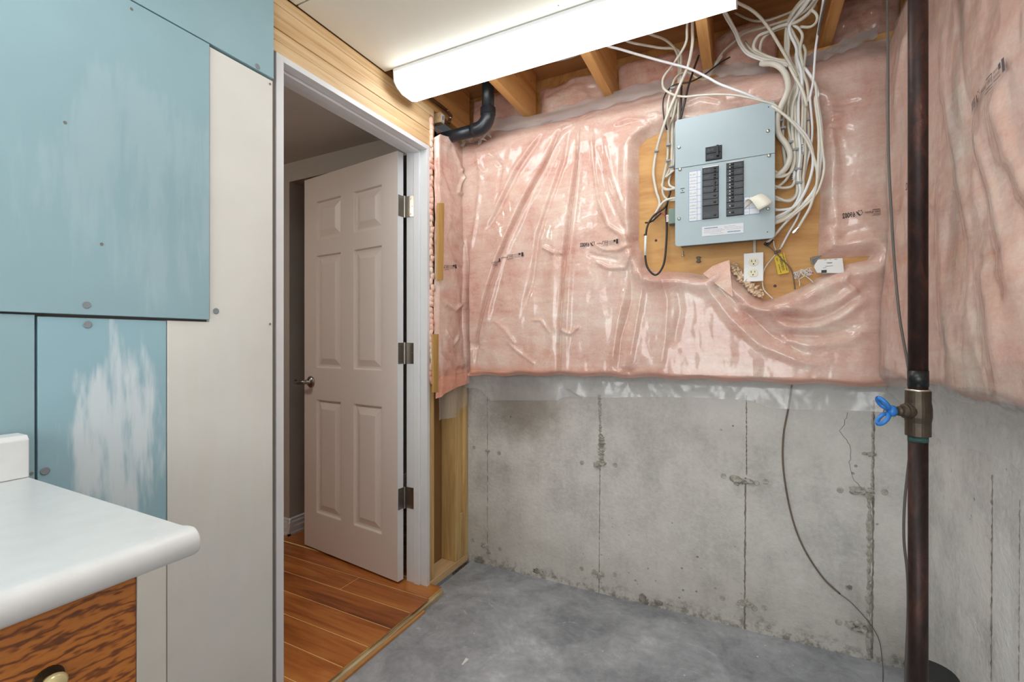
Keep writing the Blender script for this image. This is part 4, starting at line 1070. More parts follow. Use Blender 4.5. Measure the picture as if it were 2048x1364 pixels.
# upper bundle, each continuing down the plywood
B([z7(1330,-30,1.80), z7(1180,130,1.86), z7(1100,280,1.93), z7(1130,380,1.95), z7(1210,540,1.955), z7(1190,700,1.955), z7(1210,870,1.94), z7(1240,1100,1.94), z8(225,0,1.955), z8(235,300,1.985), z8(240,600,1.995), z8(250,820,1.99), z8(215,900,1.98), z8(150,920,1.975), z8(45,880,1.975), z8(0,870,1.975)])
B([z7(1290,-30,1.82), z7(1160,130,1.88), z7(1080,300,1.95), z7(1060,500,1.97), z7(1070,680,1.965), z7(1130,830,1.95), z7(1220,1020,1.94), z8(215,10,1.96), z8(250,120,1.97), z8(270,300,1.985), z8(265,560,1.99), z8(262,720,1.99), z8(290,850,1.985), z8(250,960,1.98), z8(150,995,1.975), z8(45,1005,1.975), z8(0,1005,1.975)], m='cable2')
B([z7(1350,-30,1.80), z7(1240,130,1.86), z7(1150,280,1.93), z7(1230,360,1.94), z7(1270,450,1.945), z7(1240,620,1.945), z7(1270,800,1.94), z7(1270,1000,1.93), z7(1275,1200,1.935), z8(300,80,1.96), z8(292,300,1.98), z8(290,480,1.985), z8(272,700,1.985), z8(285,860,1.98), z8(180,1010,1.975), z8(45,1090,1.975), z8(0,1105,1.975)])
B([z7(1390,-30,1.80), z7(1250,150,1.87), z7(1120,300,1.94), z7(1160,420,1.95), z7(1225,560,1.95), z7(1215,740,1.95), z7(1240,900,1.94), z8(175,0,1.965), z8(170,250,1.985), z8(212,460,1.99), z8(205,600,1.985), z8(150,720,1.98), z8(70,790,1.978), z8(0,830,1.975)], m='cable2')
B([z7(1300,-30,1.84), z7(1190,140,1.88), z7(1130,250,1.94), z7(1075,340,1.965), z7(1085,520,1.97), z7(1080,660,1.965), z7(1150,860,1.95), z7(1190,1050,1.95), z8(190,0,1.975), z8(185,200,1.99), z8(180,380,1.998), z8(210,520,1.998), z8(180,660,1.985), z8(110,680,1.98), z8(45,650,1.975), z8(0,640,1.975)])
B([z7(1110,820,1.93), z7(1180,960,1.925), z7(1270,1120,1.92), z7(1320,1300,1.925), z8(330,60,1.96), z8(348,180,1.985), z8(345,430,1.995), z8(300,720,1.99), z8(295,860,1.985), z8(210,1030,1.975), z8(45,1120,1.973), z8(0,1135,1.973)], m='cable')
B([z8(150,-30,1.93), z8(135,60,1.96), z8(118,220,1.99), z8(120,400,1.998), z8(140,600,1.998), z8(120,660,1.99), z8(45,665,1.975), z8(0,660,1.975)], .006, 'cable2')
B([z8(222,640,1.99), z8(222,740,1.99), z8(190,790,1.985), z8(110,800,1.98), z8(45,785,1.975), z8(0,775,1.975)])
B([z7(560,520,2.02), z7(640,620,1.99), z7(780,700,1.98), z7(960,740,1.97), z7(1100,760,1.96), z7(1180,850,1.94), z7(1250,1000,1.935), z8(250,0,1.96), z8(245,260,1.985), z8(250,450,1.99), z8(240,640,1.995), z8(238,860,1.995), z8(130,915,1.98), z8(0,890,1.975)], m='cable2')
# long cables that sweep to the far right of the board
SW = 'white cable sweeping in a wide arc along the right edge of the plywood'
B([z7(1290,830,1.935), z7(1400,1000,1.92), z7(1450,1150,1.915), z8(410,0,1.92), z8(440,200,1.94), z8(455,380,1.955), z8(440,600,1.965), z8(415,800,1.97), z8(300,950,1.972), z8(130,1130,1.972), z8(10,1265,1.97), z8(-30,1290,1.985)], .005, 'cable', 'white cable of the right-hand arc that ends lowest, at the panel bottom corner')
B([z7(1310,850,1.925), z7(1415,1010,1.91), z7(1465,1170,1.905), z8(432,0,1.91), z8(465,230,1.93), z8(472,400,1.945), z8(452,620,1.96), z8(420,780,1.962), z8(340,900,1.965), z8(200,1060,1.967), z8(60,1110,1.97), z8(0,1130,1.975)], .005, 'cable_cool', 'bright white cable second from the outside of the arc right of the panel')
B([z7(1330,880,1.925), z7(1430,1040,1.905), z8(425,-20,1.905), z8(455,200,1.925), z8(478,450,1.94), z8(495,600,1.95), z8(470,740,1.955), z8(400,880,1.96), z8(210,1050,1.965), z8(50,1125,1.97), z8(0,1145,1.975)], .0045, 'cable', 'outermost cable of the arc along the right edge of the plywood')
B([z8(0,50,1.94), z8(60,80,1.925), z8(200,200,1.93), z8(330,360,1.945), z8(400,530,1.955), z8(430,680,1.955), z8(390,860,1.96), z8(160,1070,1.965), z8(40,1100,1.97), z8(0,1115,1.975)], .005, 'cable', 'cream cable leaving the panel top right corner and curving back in a wide arc')
B([z8(10,70,1.94), z8(110,120,1.93), z8(250,235,1.935), z8(350,360,1.95), z8(392,520,1.955), z8(372,690,1.962), z8(300,870,1.965), z8(215,975,1.97), z8(100,1000,1.972), z8(0,990,1.975)], .005, 'cable_cool', 'bright white cable leaving the panel top right corner in the inner arc')
cx = cab('coaxial_cable', [z7(1430,1200,1.915), z8(420,60,1.92), z8(445,300,1.94), z8(440,560,1.95), z8(425,760,1.955), z8(370,960,1.96), z8(300,1090,1.965), z8(255,1165,1.967)], .0048, 'cable', 'loose coaxial cable ending in a bare metal connector right of the breaker panel')
p0, p1 = onY(*z8(258,1160,1.967)), onY(*z8(205,1212,1.97)); d = (p1-p0)
obj('connector', MB().tube([p0, p0+d*.5], .0052, 10).tube([p0+d*.45, p0+d*.9], .0066, 6).tube([p0+d*.9, p1], .0045, 10), M['solder'], cx)
B([z7(1370,-30,1.79), z7(1270,120,1.85), z7(1135,270,1.925), z7(1110,400,1.945), z7(1190,580,1.945), z7(1205,720,1.945), z7(1255,880,1.93), z7(1262,1080,1.925), z8(260,10,1.955), z8(262,280,1.978), z8(275,500,1.978), z8(255,700,1.98), z8(275,840,1.978), z8(200,985,1.972), z8(60,1060,1.972), z8(0,1085,1.975)], .005, 'cable_cool')
B([z7(1310,-30,1.83), z7(1210,120,1.87), z7(1100,320,1.955), z7(1100,560,1.96), z7(1095,690,1.955), z7(1170,900,1.94), z7(1215,1100,1.935), z8(205,60,1.955), z8(205,300,1.98), z8(225,520,1.985), z8(195,650,1.98), z8(100,700,1.976), z8(0,690,1.975)], .0052, 'cable')
B([z7(1280,560,1.95), z7(1310,640,1.945), z7(1300,740,1.945), z7(1285,900,1.93), z7(1330,1050,1.918), z7(1345,1250,1.918), z8(330,10,1.93), z8(318,250,1.965), z8(325,480,1.975), z8(305,700,1.975), z8(300,830,1.975), z8(240,1000,1.97), z8(90,1085,1.97), z8(0,1120,1.974)], .0048, 'cable2')
# heavy service cable
cab('service_cable', [z7(760,785,1.985), z7(800,790,1.975), z7(900,790,1.955), z7(1000,840,1.945), z7(1070,940,1.935), z7(1095,1080,1.925), z7(1060,1200,1.925), z8(100,60,1.935), z8(65,180,1.955), z8(80,310,1.97), z8(150,410,1.975), z8(182,500,1.975), z8(160,590,1.975), z8(115,650,1.975), z8(50,690,1.978), z8(0,700,1.98)], .0105, 'cable', 'thickest white service cable looping into the top right side of the breaker panel', cat='cable')
# from the ceiling, crossing over
cab('electrical_cable', [z7(215,-10,1.75), z7(330,180,1.85), z7(450,400,1.95), z7(510,540,1.99), z7(600,650,1.985), z7(760,720,1.975), z7(950,760,1.965), z7(1100,800,1.95), z7(1180,900,1.945)], .0055, 'cable', 'white cable hanging from behind the light towards the thick bundle, upper of a pair', 'paired cables behind the light')
cab('electrical_cable', [z7(240,-10,1.75), z7(300,170,1.86), z7(430,400,1.955), z7(490,540,1.995), z7(585,665,1.99), z7(750,735,1.98), z7(940,778,1.97), z7(1090,815,1.955)], .0055, 'cable_cool', 'white cable hanging from behind the light towards the thick bundle, lower of a pair', 'paired cables behind the light')
cab('electrical_cable', [z7(350,-20,1.80), z7(600,100,1.86), z7(740,210,1.89), z7(860,360,1.91), z7(970,540,1.925), z7(1060,690,1.93), z7(1150,850,1.93), z7(1200,960,1.93)], .0055, 'cable2', 'white cable slanting across the joist bay above the breaker panel')
cab('electrical_cable', [z7(430,160,2.06), z7(600,240,2.04), z7(720,262,2.02), z7(850,250,2.0), z7(1000,200,1.98), z7(1150,140,1.93), z7(1300,50,1.86), z7(1380,-30,1.82)], .0045, 'cable2', 'white cable sagging near the top of the joist bay above the breaker panel')
cab('electrical_cable', [z7(180,800,2.06), z7(290,640,2.06), z7(420,520,2.06), z7(560,410,2.04), z7(760,350,2.0), z7(1000,275,1.96), z7(1200,200,1.90), z7(1340,100,1.84), z7(1440,-30,1.78)], .005, 'cable2', 'long white cable rising from the joist foot to the thick bundle')
cab('electrical_cable', [z7(1460,-30,1.80), z7(1360,150,1.86), z7(1200,270,1.92), z7(1000,320,1.95), z7(850,390,1.97), z7(720,450,1.98), z7(665,580,1.985), z7(740,660,1.985), z7(930,735,1.97), z7(1090,770,1.96)], .0062, 'cable', 'white cable making the wide loop left of the thick bundle')
cab('electrical_cable', [z7(1430,-30,1.81), z7(1330,160,1.88), z7(1180,290,1.94), z7(1000,350,1.97), z7(860,410,1.985), z7(770,500,1.99), z7(745,640,1.995), z7(800,720,1.99)], .0055, 'cable2', 'white cable making the tight inner loop left of the thick bundle')
cab('electrical_cable', [z7(1360,110,1.85), z7(1430,160,1.83), z7(1455,220,1.83), z7(1430,290,1.85), z7(1360,335,1.88), z7(1250,330,1.92)], .0045, 'cable', 'short curled white cable beside the ceiling joist at right')
tw = cab('electrical_cable', [z7(1535,-20,1.72), z7(1490,250,1.82), z7(1440,550,1.88), z7(1420,780,1.90), z7(1405,1000,1.905), z7(1370,1180,1.91), z8(365,0,1.915), z8(385,250,1.95), z8(372,420,1.975), z8(325,620,1.985), z8(298,800,1.985), z8(285,950,1.985), z8(245,1080,1.985), z8(170,1210,1.99), z8(100,1340,1.995)], .0038, 'cable_cool', 'thin bright white cable dropping straight past the bundle to the yellow tag')
cab('electrical_cable', [z7(1560,-20,1.72), z7(1510,200,1.80), z7(1465,430,1.86), z7(1455,560,1.90)], .0036, 'cable_grey', 'thin grey wire beside the joist at the top right')
# clips on the right bundle
def clip(q, w=.011, par=None):
    p = onY(*q); return obj('cable_clip', MB().box(p.x-w, p.x+w, p.y-.007, p.y+.004, p.z-.004, p.z+.004), M['clip'], par, .0015)
for q in (z8(350,178,1.98), z8(180,385,1.982), z8(238,450,1.982), z8(255,628,1.98), z8(85,190,1.965), z8(115,255,1.98), z8(272,752,1.978)):
    tag(clip(q), 'small grey clip holding cables right of the breaker panel', 'cable clip', 'clips on the right cables')
# written numbers on two jackets
def jacket(q0, q1, s, size):
    V, F = text_mesh(s, 1.0); w = max(v[0] for v in V); A = onY(*q0); Bq = onY(*q1); e = (Bq-A)/w; L = (Bq-A).length
    up = Vector((e.z, 0, -e.x)).normalized()
    return MB().add([A+e*v[0]+up*(-v[1])*size for v in V], F)
mk = obj('jacket_sleeve', MB().tube([onY(*z8(222,640,1.988)), onY(*z8(214,730,1.988))], .0065, 10), M['whitep'], None, smooth=True)
tag(mk, 'white marker sleeve with black figures on a cable right of the panel', 'sleeve')
obj('printed_mark', jacket(z8(205,725,1.980), z8(212,650,1.980), '2151', .009), M['ink'], mk)
mk = obj('jacket_sleeve', MB().tube([onY(*z8(300,400,1.985)), onY(*z8(292,500,1.985))], .0065, 10), M['whitep'], None, smooth=True)
tag(mk, 'long white marker sleeve with black marks higher in the cable bundle', 'sleeve')
r = random.Random(2); mb = MB()
for i in range(9):
    p = onY(*z8(290+r.uniform(-3,3), 408+i*10, 1.978)); mb.box(p.x-.004, p.x+.004*r.uniform(.2,1), p.y, p.y+.0004, p.z-.0008, p.z+.0008); mb.box(p.x-.001, p.x+.0, p.y, p.y+.0004, p.z-.002, p.z+.002)
obj('printed_mark', mb, M['ink'], mk)

# ---- left bundle
LB = 'white cable in the bundle that drops to the left side of the breaker panel'; LG = 'white cables left of the breaker panel'
Lc = lambda pts, r=.005, m='cable', lab=LB, grp=LG: cab('electrical_cable', pts, r, m, lab, grp)
Lc([zl(-60,70,1.82), zl(0,105,1.86), zl(150,170,1.92), zl(350,210,1.97), zl(560,245,2.0), zl(740,255,2.01), zl(825,330,2.0), zl(830,500,1.99), zl(815,760,1.97), zl(730,980,1.95), zl(690,1200,1.96), z2(385,20,1.97), z2(372,180,1.99), z2(370,420,2.0), z2(350,540,2.0), z2(385,570,1.985), z2(400,572,1.98)])
cab('electrical_cable', [zl(300,-20,1.80), zl(420,60,1.88), zl(590,120,1.95), zl(700,200,1.99), zl(770,300,2.0), zl(800,430,1.995), zl(800,700,1.975), zl(770,950,1.95), zl(720,1200,1.955), z2(350,180,1.985), z2(345,300,2.0), z2(338,400,2.0), z2(312,520,1.99), z2(312,610,1.99), z2(345,648,1.985), z2(400,652,1.98)], .005, 'cable2', LB, LG)
cab('electrical_cable', [(1380,-40,1.88), (1377,15,1.84), (1374,57,1.82), zl(905,150,1.84), zl(830,310,1.87), zl(700,500,1.92), zl(590,650,1.945), zl(588,780,1.945), zl(660,850,1.94), zl(760,895,1.935)], .0045, 'cable', 'cream cable looping out in front of the left bundle')
cab('electrical_cable', [(1387,-40,1.90), (1386,15,1.87), (1385,57,1.85), zl(985,200,1.86), zl(930,480,1.90), zl(830,720,1.93), zl(730,960,1.935), zl(640,1180,1.94), z2(300,220,1.965), z2(270,330,1.995), z2(250,470,2.005), z2(268,590,2.01), z2(290,670,2.01), z2(262,750,2.005), z2(245,790,2.0)], .0058, 'cable', 'white cable that runs lowest down the left of the plywood')
cab('electrical_cable', [(1150,50,1.74), (1190,80,1.76), (1212,91,1.79), zl(0,262,1.82), zl(300,350,1.86), zl(700,460,1.89), zl(950,530,1.90), zl(1200,650,1.905), zl(1364,740,1.905), (1490,187,1.91), (1530,203,1.935)], .0048, 'cable_cool', 'bright white cable stretched diagonally from the light to the breaker panel top')
cab('electrical_cable', [zl(760,900,1.94), zl(910,910,1.93), zl(1100,890,1.92), zl(1364,880,1.915), (1480,192,1.915), (1540,206,1.93), (1556,215,1.935)], .0042, 'cable', 'cream cable lying across the pink insulation just above the breaker panel')
cab('electrical_cable', [zl(1075,350,2.02), zl(1000,560,1.97), zl(930,780,1.945), zl(880,1000,1.94), zl(825,1220,1.95), zl(800,1330,1.97)], .0042, 'cable_black', 'straight black cable dropping from the joist to the top left of the panel')
cab('electrical_cable', [zl(1500,370,2.03), zl(1364,450,2.01), zl(1150,610,1.98), zl(980,700,1.96), zl(860,725,1.955), zl(740,750,1.955), zl(640,840,1.95), zl(588,980,1.945), zl(600,1200,1.95), zl(640,1364,1.97)], .003, 'cable_black', 'thin black cable curving from above the panel round the left bundle')
cab('electrical_cable', [zl(840,760,1.965), zl(832,1000,1.945), zl(830,1200,1.955), zl(815,1320,1.975)], .0042, 'cable_black', 'short black cable hidden in the left bundle above the panel')
cab('electrical_cable', [zl(700,800,1.955), zl(740,680,1.96), zl(800,610,1.965), zl(870,580,1.975), zl(960,590,1.985), zl(1060,660,1.99), zl(1160,670,1.995), zl(1230,600,2.01), zl(1330,440,2.03), zl(1400,350,2.04)], .0045, 'cable2', 'white cable arching from the left bundle behind the joist foot')
Lc([zl(700,800,1.955), zl(655,1000,1.945), zl(640,1200,1.945), z2(345,190,1.985), z2(342,300,2.005), z2(340,410,2.005), z2(318,520,2.0), z2(303,555,1.995), z2(340,580,1.985), z2(400,572,1.98)], .0045)
Lc([zl(745,880,1.955), zl(735,1100,1.96), z2(380,30,1.975), z2(368,200,2.0), z2(362,420,2.005), z2(320,510,1.995), z2(305,555,1.99), z2(330,585,1.985), z2(400,575,1.98)], .0045, 'cable2')
Lc([zl(795,950,1.96), zl(785,1250,1.97), z2(384,200,2.0), z2(378,440,2.0), z2(330,500,1.99), z2(385,455,1.985)], .004)
cab('electrical_cable', [z2(400,640,1.98), z2(370,640,1.98), z2(320,658,1.98), z2(280,705,1.985), z2(258,755,1.99), z2(246,792,1.995)], .0055, 'cable', 'white cable leaving the lower left side of the panel and ending cut')
for q in (z2(270,332,1.988), z2(347,292,1.99), z2(345,395,1.99), z2(365,432,1.99), zl(720,795,1.945)):
    tag(clip(q, .009), 'small grey clip holding cables left of the breaker panel', 'cable clip', 'clips on the left cables')
# black loop with taped joint, terminal block
lp = cab('black_wire_loop', [z2(368,560,1.995), z2(352,620,1.985), z2(325,695,1.98), z2(255,748,1.975), z2(212,815,1.972), z2(199,900,1.97), z2(196,1010,1.966), z2(212,1090,1.955), z2(265,1136,1.95), z2(315,1070,1.96), z2(332,940,1.98), z2(336,820,1.99), z2(332,720,1.995), z2(345,640,2.0)], .0042, 'cable_black', 'black wire hanging in a long loop left of the panel, wrapped with white tape')
obj('white_tape', MB().tube([onY(*z2(200,882,1.97)), onY(*z2(197,950,1.968)), onY(*z2(196,1010,1.966))], .0055, 10), M['whitep'], lp, smooth=True)
mb = MB()
mb.tube(spline([onY(*z2(300,735,1.972)), onY(*z2(235,790,1.985)), onY(*z2(196,797,1.99))]), .0035, 8)
tag(obj('black_wire_stub', mb, M['cable_black'], None, smooth=True), 'short black wire stub ending on the plywood beside the loop', 'wire')
tb = thing('terminal_block', onY(*z2(360,770,2.0)), 'small grey-green terminal block fixed to the left side of the panel', 'terminal block')
p = onY(*z2(388,710,1.985)); q = onY(*z2(352,812,1.985))
obj('body', MB().box(q.x, PX0+.011, 1.965, 2.01, q.z, p.z), M['green'], tb, .002)
obj('wire_stubs', MB().box(q.x-.010, q.x+.001, 1.97, 1.985, q.z+.012, q.z+.040), M['wire_red'], tb)
for k in range(5): obj('contact', MB().box(q.x-.009, q.x+.001, 1.966, 1.972, q.z+.010+k*.006, q.z+.0135+k*.006), M['whitep'], tb)
cab('red_wire', [z2(290,735,1.97), z2(305,730,1.968), z2(315,745,1.97), z2(338,760,1.972)], .0018, 'wire_red', 'tiny red wire beside the terminal block', cat='wire', n=6)
# cables running along the joists beside the light
JL = 'white cable stapled along the joist right behind the light'
cab('electrical_cable', [za(60,310,1.80), za(250,240,1.86), za(450,190,1.92), za(690,130,1.96), za(760,100,1.98)], .0045, 'cable_cool', 'lower white cable running along the joist bay right behind the light')
cab('electrical_cable', [za(80,285,1.82), za(250,222,1.88), za(450,172,1.94), za(690,118,1.98)], .0045, 'cable', 'upper white cable running along the joist bay right behind the light')
cab('electrical_cable', [(1040,135,1.82), (1090,125,1.92), (1130,118,2.0), (1160,108,2.04), (1185,96,2.04)], .0045, 'cable_cool', 'white cable showing below the light left of the second joist')
# ------------------------------------------------------------------ outlet
ob_ = thing('outlet_box', onY(1506,565,2.0), 'white surface outlet box with an ivory duplex receptacle below the panel', 'outlet')
Yo = 1.985
ox0, oz1 = (lambda p: (p.x, p.z))(onY(1487.5,507,Yo)); ox1, _ = (lambda p: (p.x, p.z))(onY(1527,507,Yo)); oz0 = onY(1487,564,Yo).z
obj('box_body', MB().box(ox0, ox1, Yo, YPL-.0005, oz0, oz1), M['whitep'], ob_, .002)
for k, (px, py) in enumerate(((1507,524.5),(1506,546))):
    c = onY(px, py, Yo)
    P = []
    for i in range(28):
        a = 2*math.pi*i/28; P.append((c.x+.0165*math.cos(a), c.z+max(-.0135, min(.0135, .0165*math.sin(a)))))
    rc = obj('receptacle_face', MB().prism(P, 'y', Yo-.003, Yo), M['ivory'], ob_, .0006)
    mb = MB(); mb.box(c.x-.0075, c.x-.0052, Yo-.0034, Yo-.0028, c.z+.0005, c.z+.0085); mb.box(c.x+.0052, c.x+.0072, Yo-.0034, Yo-.0028, c.z+.001, c.z+.0078)
    mb.disc((c.x, Yo-.0031, c.z-.007), (0,1,0), .0025, .0006, 10); obj('slots', mb, M['ink'], rc)
c = onY(1506.5, 535.5, Yo); obj('screw', MB().disc((c.x, Yo-.0004, c.z), (0,1,0), .0022, .0012, 10), M['steel'], ob_)
p = onY(1509, 500, 2.01); obj('conduit_nipple', MB().box(p.x-.005, p.x+.005, 2.005, 2.02, oz1-.001, PZ0+.02), M['cable2'], ob_, .002)
# small staple/strap below the panel
for (px, py, lab) in ((1397,519,'small rusty strap clip on the plywood below the panel'), (1366,508,'tiny shiny screw hanging under the left corner of the panel')):
    p = onY(px, py, 2.02); mb = MB()
    if px == 1397: mb.box(p.x-.006, p.x+.006, 2.018, YPL, p.z-.012, p.z+.012); mb.box(p.x-.010, p.x+.010, 2.022, YPL, p.z-.010, p.z-.007); mb.box(p.x-.010, p.x+.010, 2.022, YPL, p.z+.007, p.z+.010)
    else: mb.tube([(p.x, 2.015, p.z+.012), (p.x, 2.015, p.z-.008)], .003, 8).disc((p.x, 2.015, p.z-.009), (0,0,1), .006, .004, 10)
    tag(obj('strap_clip' if px == 1397 else 'hanging_screw', mb, M['bronze' if px == 1397 else 'steel'], None, .0006), lab, 'hardware')
# ------------------------------------------------------------------ yellow tag and its wires
ytag = [onY(*z5(x, y, 2.005)) for x, y in ((615,395),(800,320),(890,680),(870,690),(700,720),(690,712))]
yt = obj('warning_tag', MB().prism([(p.x, p.z) for p in ytag], 'y', 2.003, 2.0042), M['yellow'], None)
tag(yt, 'yellow cardboard tag with black lettering tied to a cable', 'tag')
mb = MB(); r = random.Random(6)
o0 = onY(*z5(615,395,2.003)); e1 = (onY(*z5(800,320,2.003))-o0); e2 = (onY(*z5(700,715,2.003))-o0)
for f, s0, s1, w in ((.86,.02,.95,.07),(.62,.12,.88,.075),(.50,.25,.9,.06),(.26,.5,.95,.06),(.24,.12,.30,.06)):
    s = s0
    while s < s1:
        L = r.uniform(.015,.04)
        P = [o0+e1*(f-w)+e2*s, o0+e1*(f+w*r.uniform(.2,1))+e2*s, o0+e1*(f+w*r.uniform(.2,1))+e2*(s+L), o0+e1*(f-w*r.uniform(.3,1))+e2*(s+L)]
        mb.add([(v.x, 2.0027, v.z) for v in P], [(0,1,2,3)]); s += L+.018
obj('printed_lettering', mb, M['ink'], yt)
cab('tag_cable', [z8(100,1340,1.995), z5(800,150,1.995), z5(720,260,1.995), z5(640,360,2.0), z5(500,530,2.0), z5(430,660,2.0), z5(408,850,2.0), z5(440,1000,1.998), z5(560,1125,1.99), z5(600,1160,1.985)], .0026, 'cable', 'thin white cable curving round the outlet from the yellow tag', n=6)
cab('tag_cable', [z5(605,20,1.99), z5(608,100,1.99), z5(620,190,1.995), z5(655,280,1.998)], .0022, 'cable', 'short thin white wire dropping from the panel corner to the yellow tag', n=6)
cab('tag_wire', [z5(440,150,1.985), z5(540,220,1.99), z5(640,310,1.995), z5(690,360,1.995), z5(780,460,1.997), z5(900,580,2.0), z5(955,690,2.003), z5(985,850,2.005), z5(1000,985,2.0)], .0022, 'cable_brown', 'brown wire crossing in front of the yellow tag', cat='wire', n=6)
mb = MB()
for i in range(5): q = onY(*z5(640+i*20, 320-i*8, 1.993)); mb.blob((q.x, q.y, q.z), (.005,.004,.005), i, .3, 1)
tag(obj('wire_knot', mb, M['cable_brown'], None, smooth=True), 'dark knot tying wires at the top of the yellow tag', 'knot')
mb = MB()
for k, (x, y, x2, y2) in enumerate(((545,100,440,180),(560,120,480,200),(600,90,520,170))):
    mb.tube(spline([onY(*z5(x,y,1.99)), onY(*z5((x+x2)/2,(y+y2)/2-10,1.985)), onY(*z5(x2,y2,1.985))]), .004, 8)
tag(obj('wire_ends', mb, M['cable_black'], None, smooth=True), 'dark bare wire ends poking from under the right corner of the panel', 'wire')
# tangle of fine wires and the white module
r = random.Random(11); mb = MB()
for k in range(9):
    P = [onY(*z5(970+r.uniform(0,60), 700+r.uniform(-30,60), 2.005))]
    for i in range(5): P.append(onY(*z5(1010+i*70+r.uniform(-40,40), 730-i*18+r.uniform(-70,70), 2.0+r.uniform(-.012,.01))))
    mb.tube(spline(P), .0011, 5)
tag(obj('wire_tangle', mb, M['cable_cool'], None, smooth=True), 'tangle of hair-thin wires left of the small white module', 'wire', kind='stuff')
cab('phone_wire', [z5(1085,930,2.0), z5(1085,860,2.0), z5(1075,810,2.003), z5(1150,760,2.0), z5(1190,745,2.0), z5(1290,820,1.998), z5(1330,860,1.99)], .002, 'cable', 'thin cream wire under the wire tangle', cat='wire', n=6)
cab('phone_wire', [z5(1250,650,2.005), z5(1300,690,2.0), z5(1330,690,2.0)], .004, 'wire_red', 'small red wire splice beside the white module', cat='wire', n=6)
mod = [onY(*z5(x, y, 2.0)) for x, y in ((1420,445),(1865,420),(1900,700),(1400,690),(1345,590),(1355,540))]
md = obj('module_box', MB().prism([(p.x, p.z) for p in mod], 'y', 1.997, YPL-.0005), M['whitep'], None, .002)
tag(md, 'small white plastic module tucked behind the insulation flap', 'module')
mb = MB()
for x, y, w in ((1530,455,40),(1630,450,14),(1720,447,40),(1570,505,90),(1590,515,70),(1550,570,60),(1620,565,60),(1510,600,50)):
    q = onY(*z5(x, y, 1.9968)); mb.box(q.x, q.x+w*.0002, 1.9964, 1.9969, q.z-.0006, q.z+.0006)
obj('printed_lettering', mb, M['greyprint'], md)
q = onY(*z5(1480,660,1.997)); obj('dark_port', MB().box(q.x, q.x+.016, 1.9962, 1.9975, q.z-.006, q.z+.004), M['black'], md)
mb = MB()
for k in range(8):
    P = [onY(*z5(1290+r.uniform(-20,60), 470+r.uniform(-60,60), 2.005+r.uniform(-.01,.005))) for _ in range(3)]+[onY(*z5(1480,370,2.0))]
    mb.tube(spline(P), .0013, 5)
tag(obj('wire_tangle', mb, M['clip'], None, smooth=True), 'grey-green frayed wires above the white module', 'wire', kind='stuff')

# ================================================================== PIPES
# black drain pipe
pc = onY(976, 210, 1.90); X0 = pc.x; Yp = 1.90; R = .029
ze = onY(976, 250, Yp).z - .002
dp = thing('drain_pipe', (X0, Yp, ze), 'black plastic drain pipe with an elbow under the joists', 'pipe')
obj('vertical_run', MB().tube([(X0, Yp, ze+.06), (X0, Yp, 2.53)], R, 22), M['abs'], dp, smooth=True)
el = [(X0, Yp, ze+.075)] + [(X0-.06+.06*math.cos(a), Yp, ze+.052-.06*math.sin(a)) for a in [i*math.pi/2/8 for i in range(9)]] + [(X0-.085, Yp, ze-.009)]
obj('elbow', MB().tube(el, R+.0045, 22), M['abs'], dp, smooth=True)
obj('hub_ring', MB().lathe((X0, Yp, ze+.045), (0,0,1), [(R+.002,0),(R+.0075,.003),(R+.0075,.035),(R+.002,.038)], 22), M['abs'], dp)
obj('horizontal_run', MB().tube([(X0-.07, Yp, ze-.008), (X0-.17, Yp, ze-.010), (XD-.08, Yp, ze-.013)], R, 22), M['abs'], dp, smooth=True)
# crumpled film under the elbow
mb = MB(); r = random.Random(5)
for k in range(7):
    c = onY(925+k*9+r.uniform(-3,3), 284-k*2.0+r.uniform(-5,5), 1.975)
    vs = [c+Vector((r.uniform(-.022,.022), r.uniform(-.02,.02), r.uniform(-.018,.018))) for _ in range(5)]
    mb.add(vs, [(0,1,2),(1,2,3),(2,3,4),(0,2,4)])
obj('crumpled_film', mb, M['film_white'], fA)
# copper line beside the joist
cp = thing('copper_line', (-1.30, 1.8, 2.33), 'dull copper water line with a soldered elbow beside the joist', 'pipe')
A0, A1, A2, A3 = onX(855,192,-1.318), onX(893,221,-1.318), onX(902,232,-1.318), onX(897,246,-1.325)
obj('run', MB().tube([A0-(A1-A0)*2.2, A0, A1], .0085, 12), M['copper'], cp, smooth=True)
obj('elbow', MB().tube(spline([A1, A1.lerp(A2,.6), A2, A2.lerp(A3,.5), A3]), .0085, 12), M['copper'], cp, smooth=True)
for q in (A1, A2.lerp(A3,.3)): obj('solder_joint', MB().blob(q, (.010,.010,.006), 3, .12, 2), M['solder'], cp, smooth=True)
p = onX(886, 236, XD+.004)
st_ = obj('price_sticker', MB().box(XD+.002, XD+.004, p.y-.012, p.y+.012, p.z-.018, p.z+.018), M['paper'], None)
st_.name = 'lumber_sticker'; tag(st_, 'small white sticker on the lumber end above the door corner', 'sticker')
obj('printed_mark', MB().box(XD+.004, XD+.0044, p.y-.004, p.y+.003, p.z-.010, p.z+.010), M['greyprint'], st_)
obj('lumber_end', MB().box(-1.40, XD+.0015, p.y-.015, p.y+.014, p.z-.024, p.z+.024), M['pine'], wl, .001)
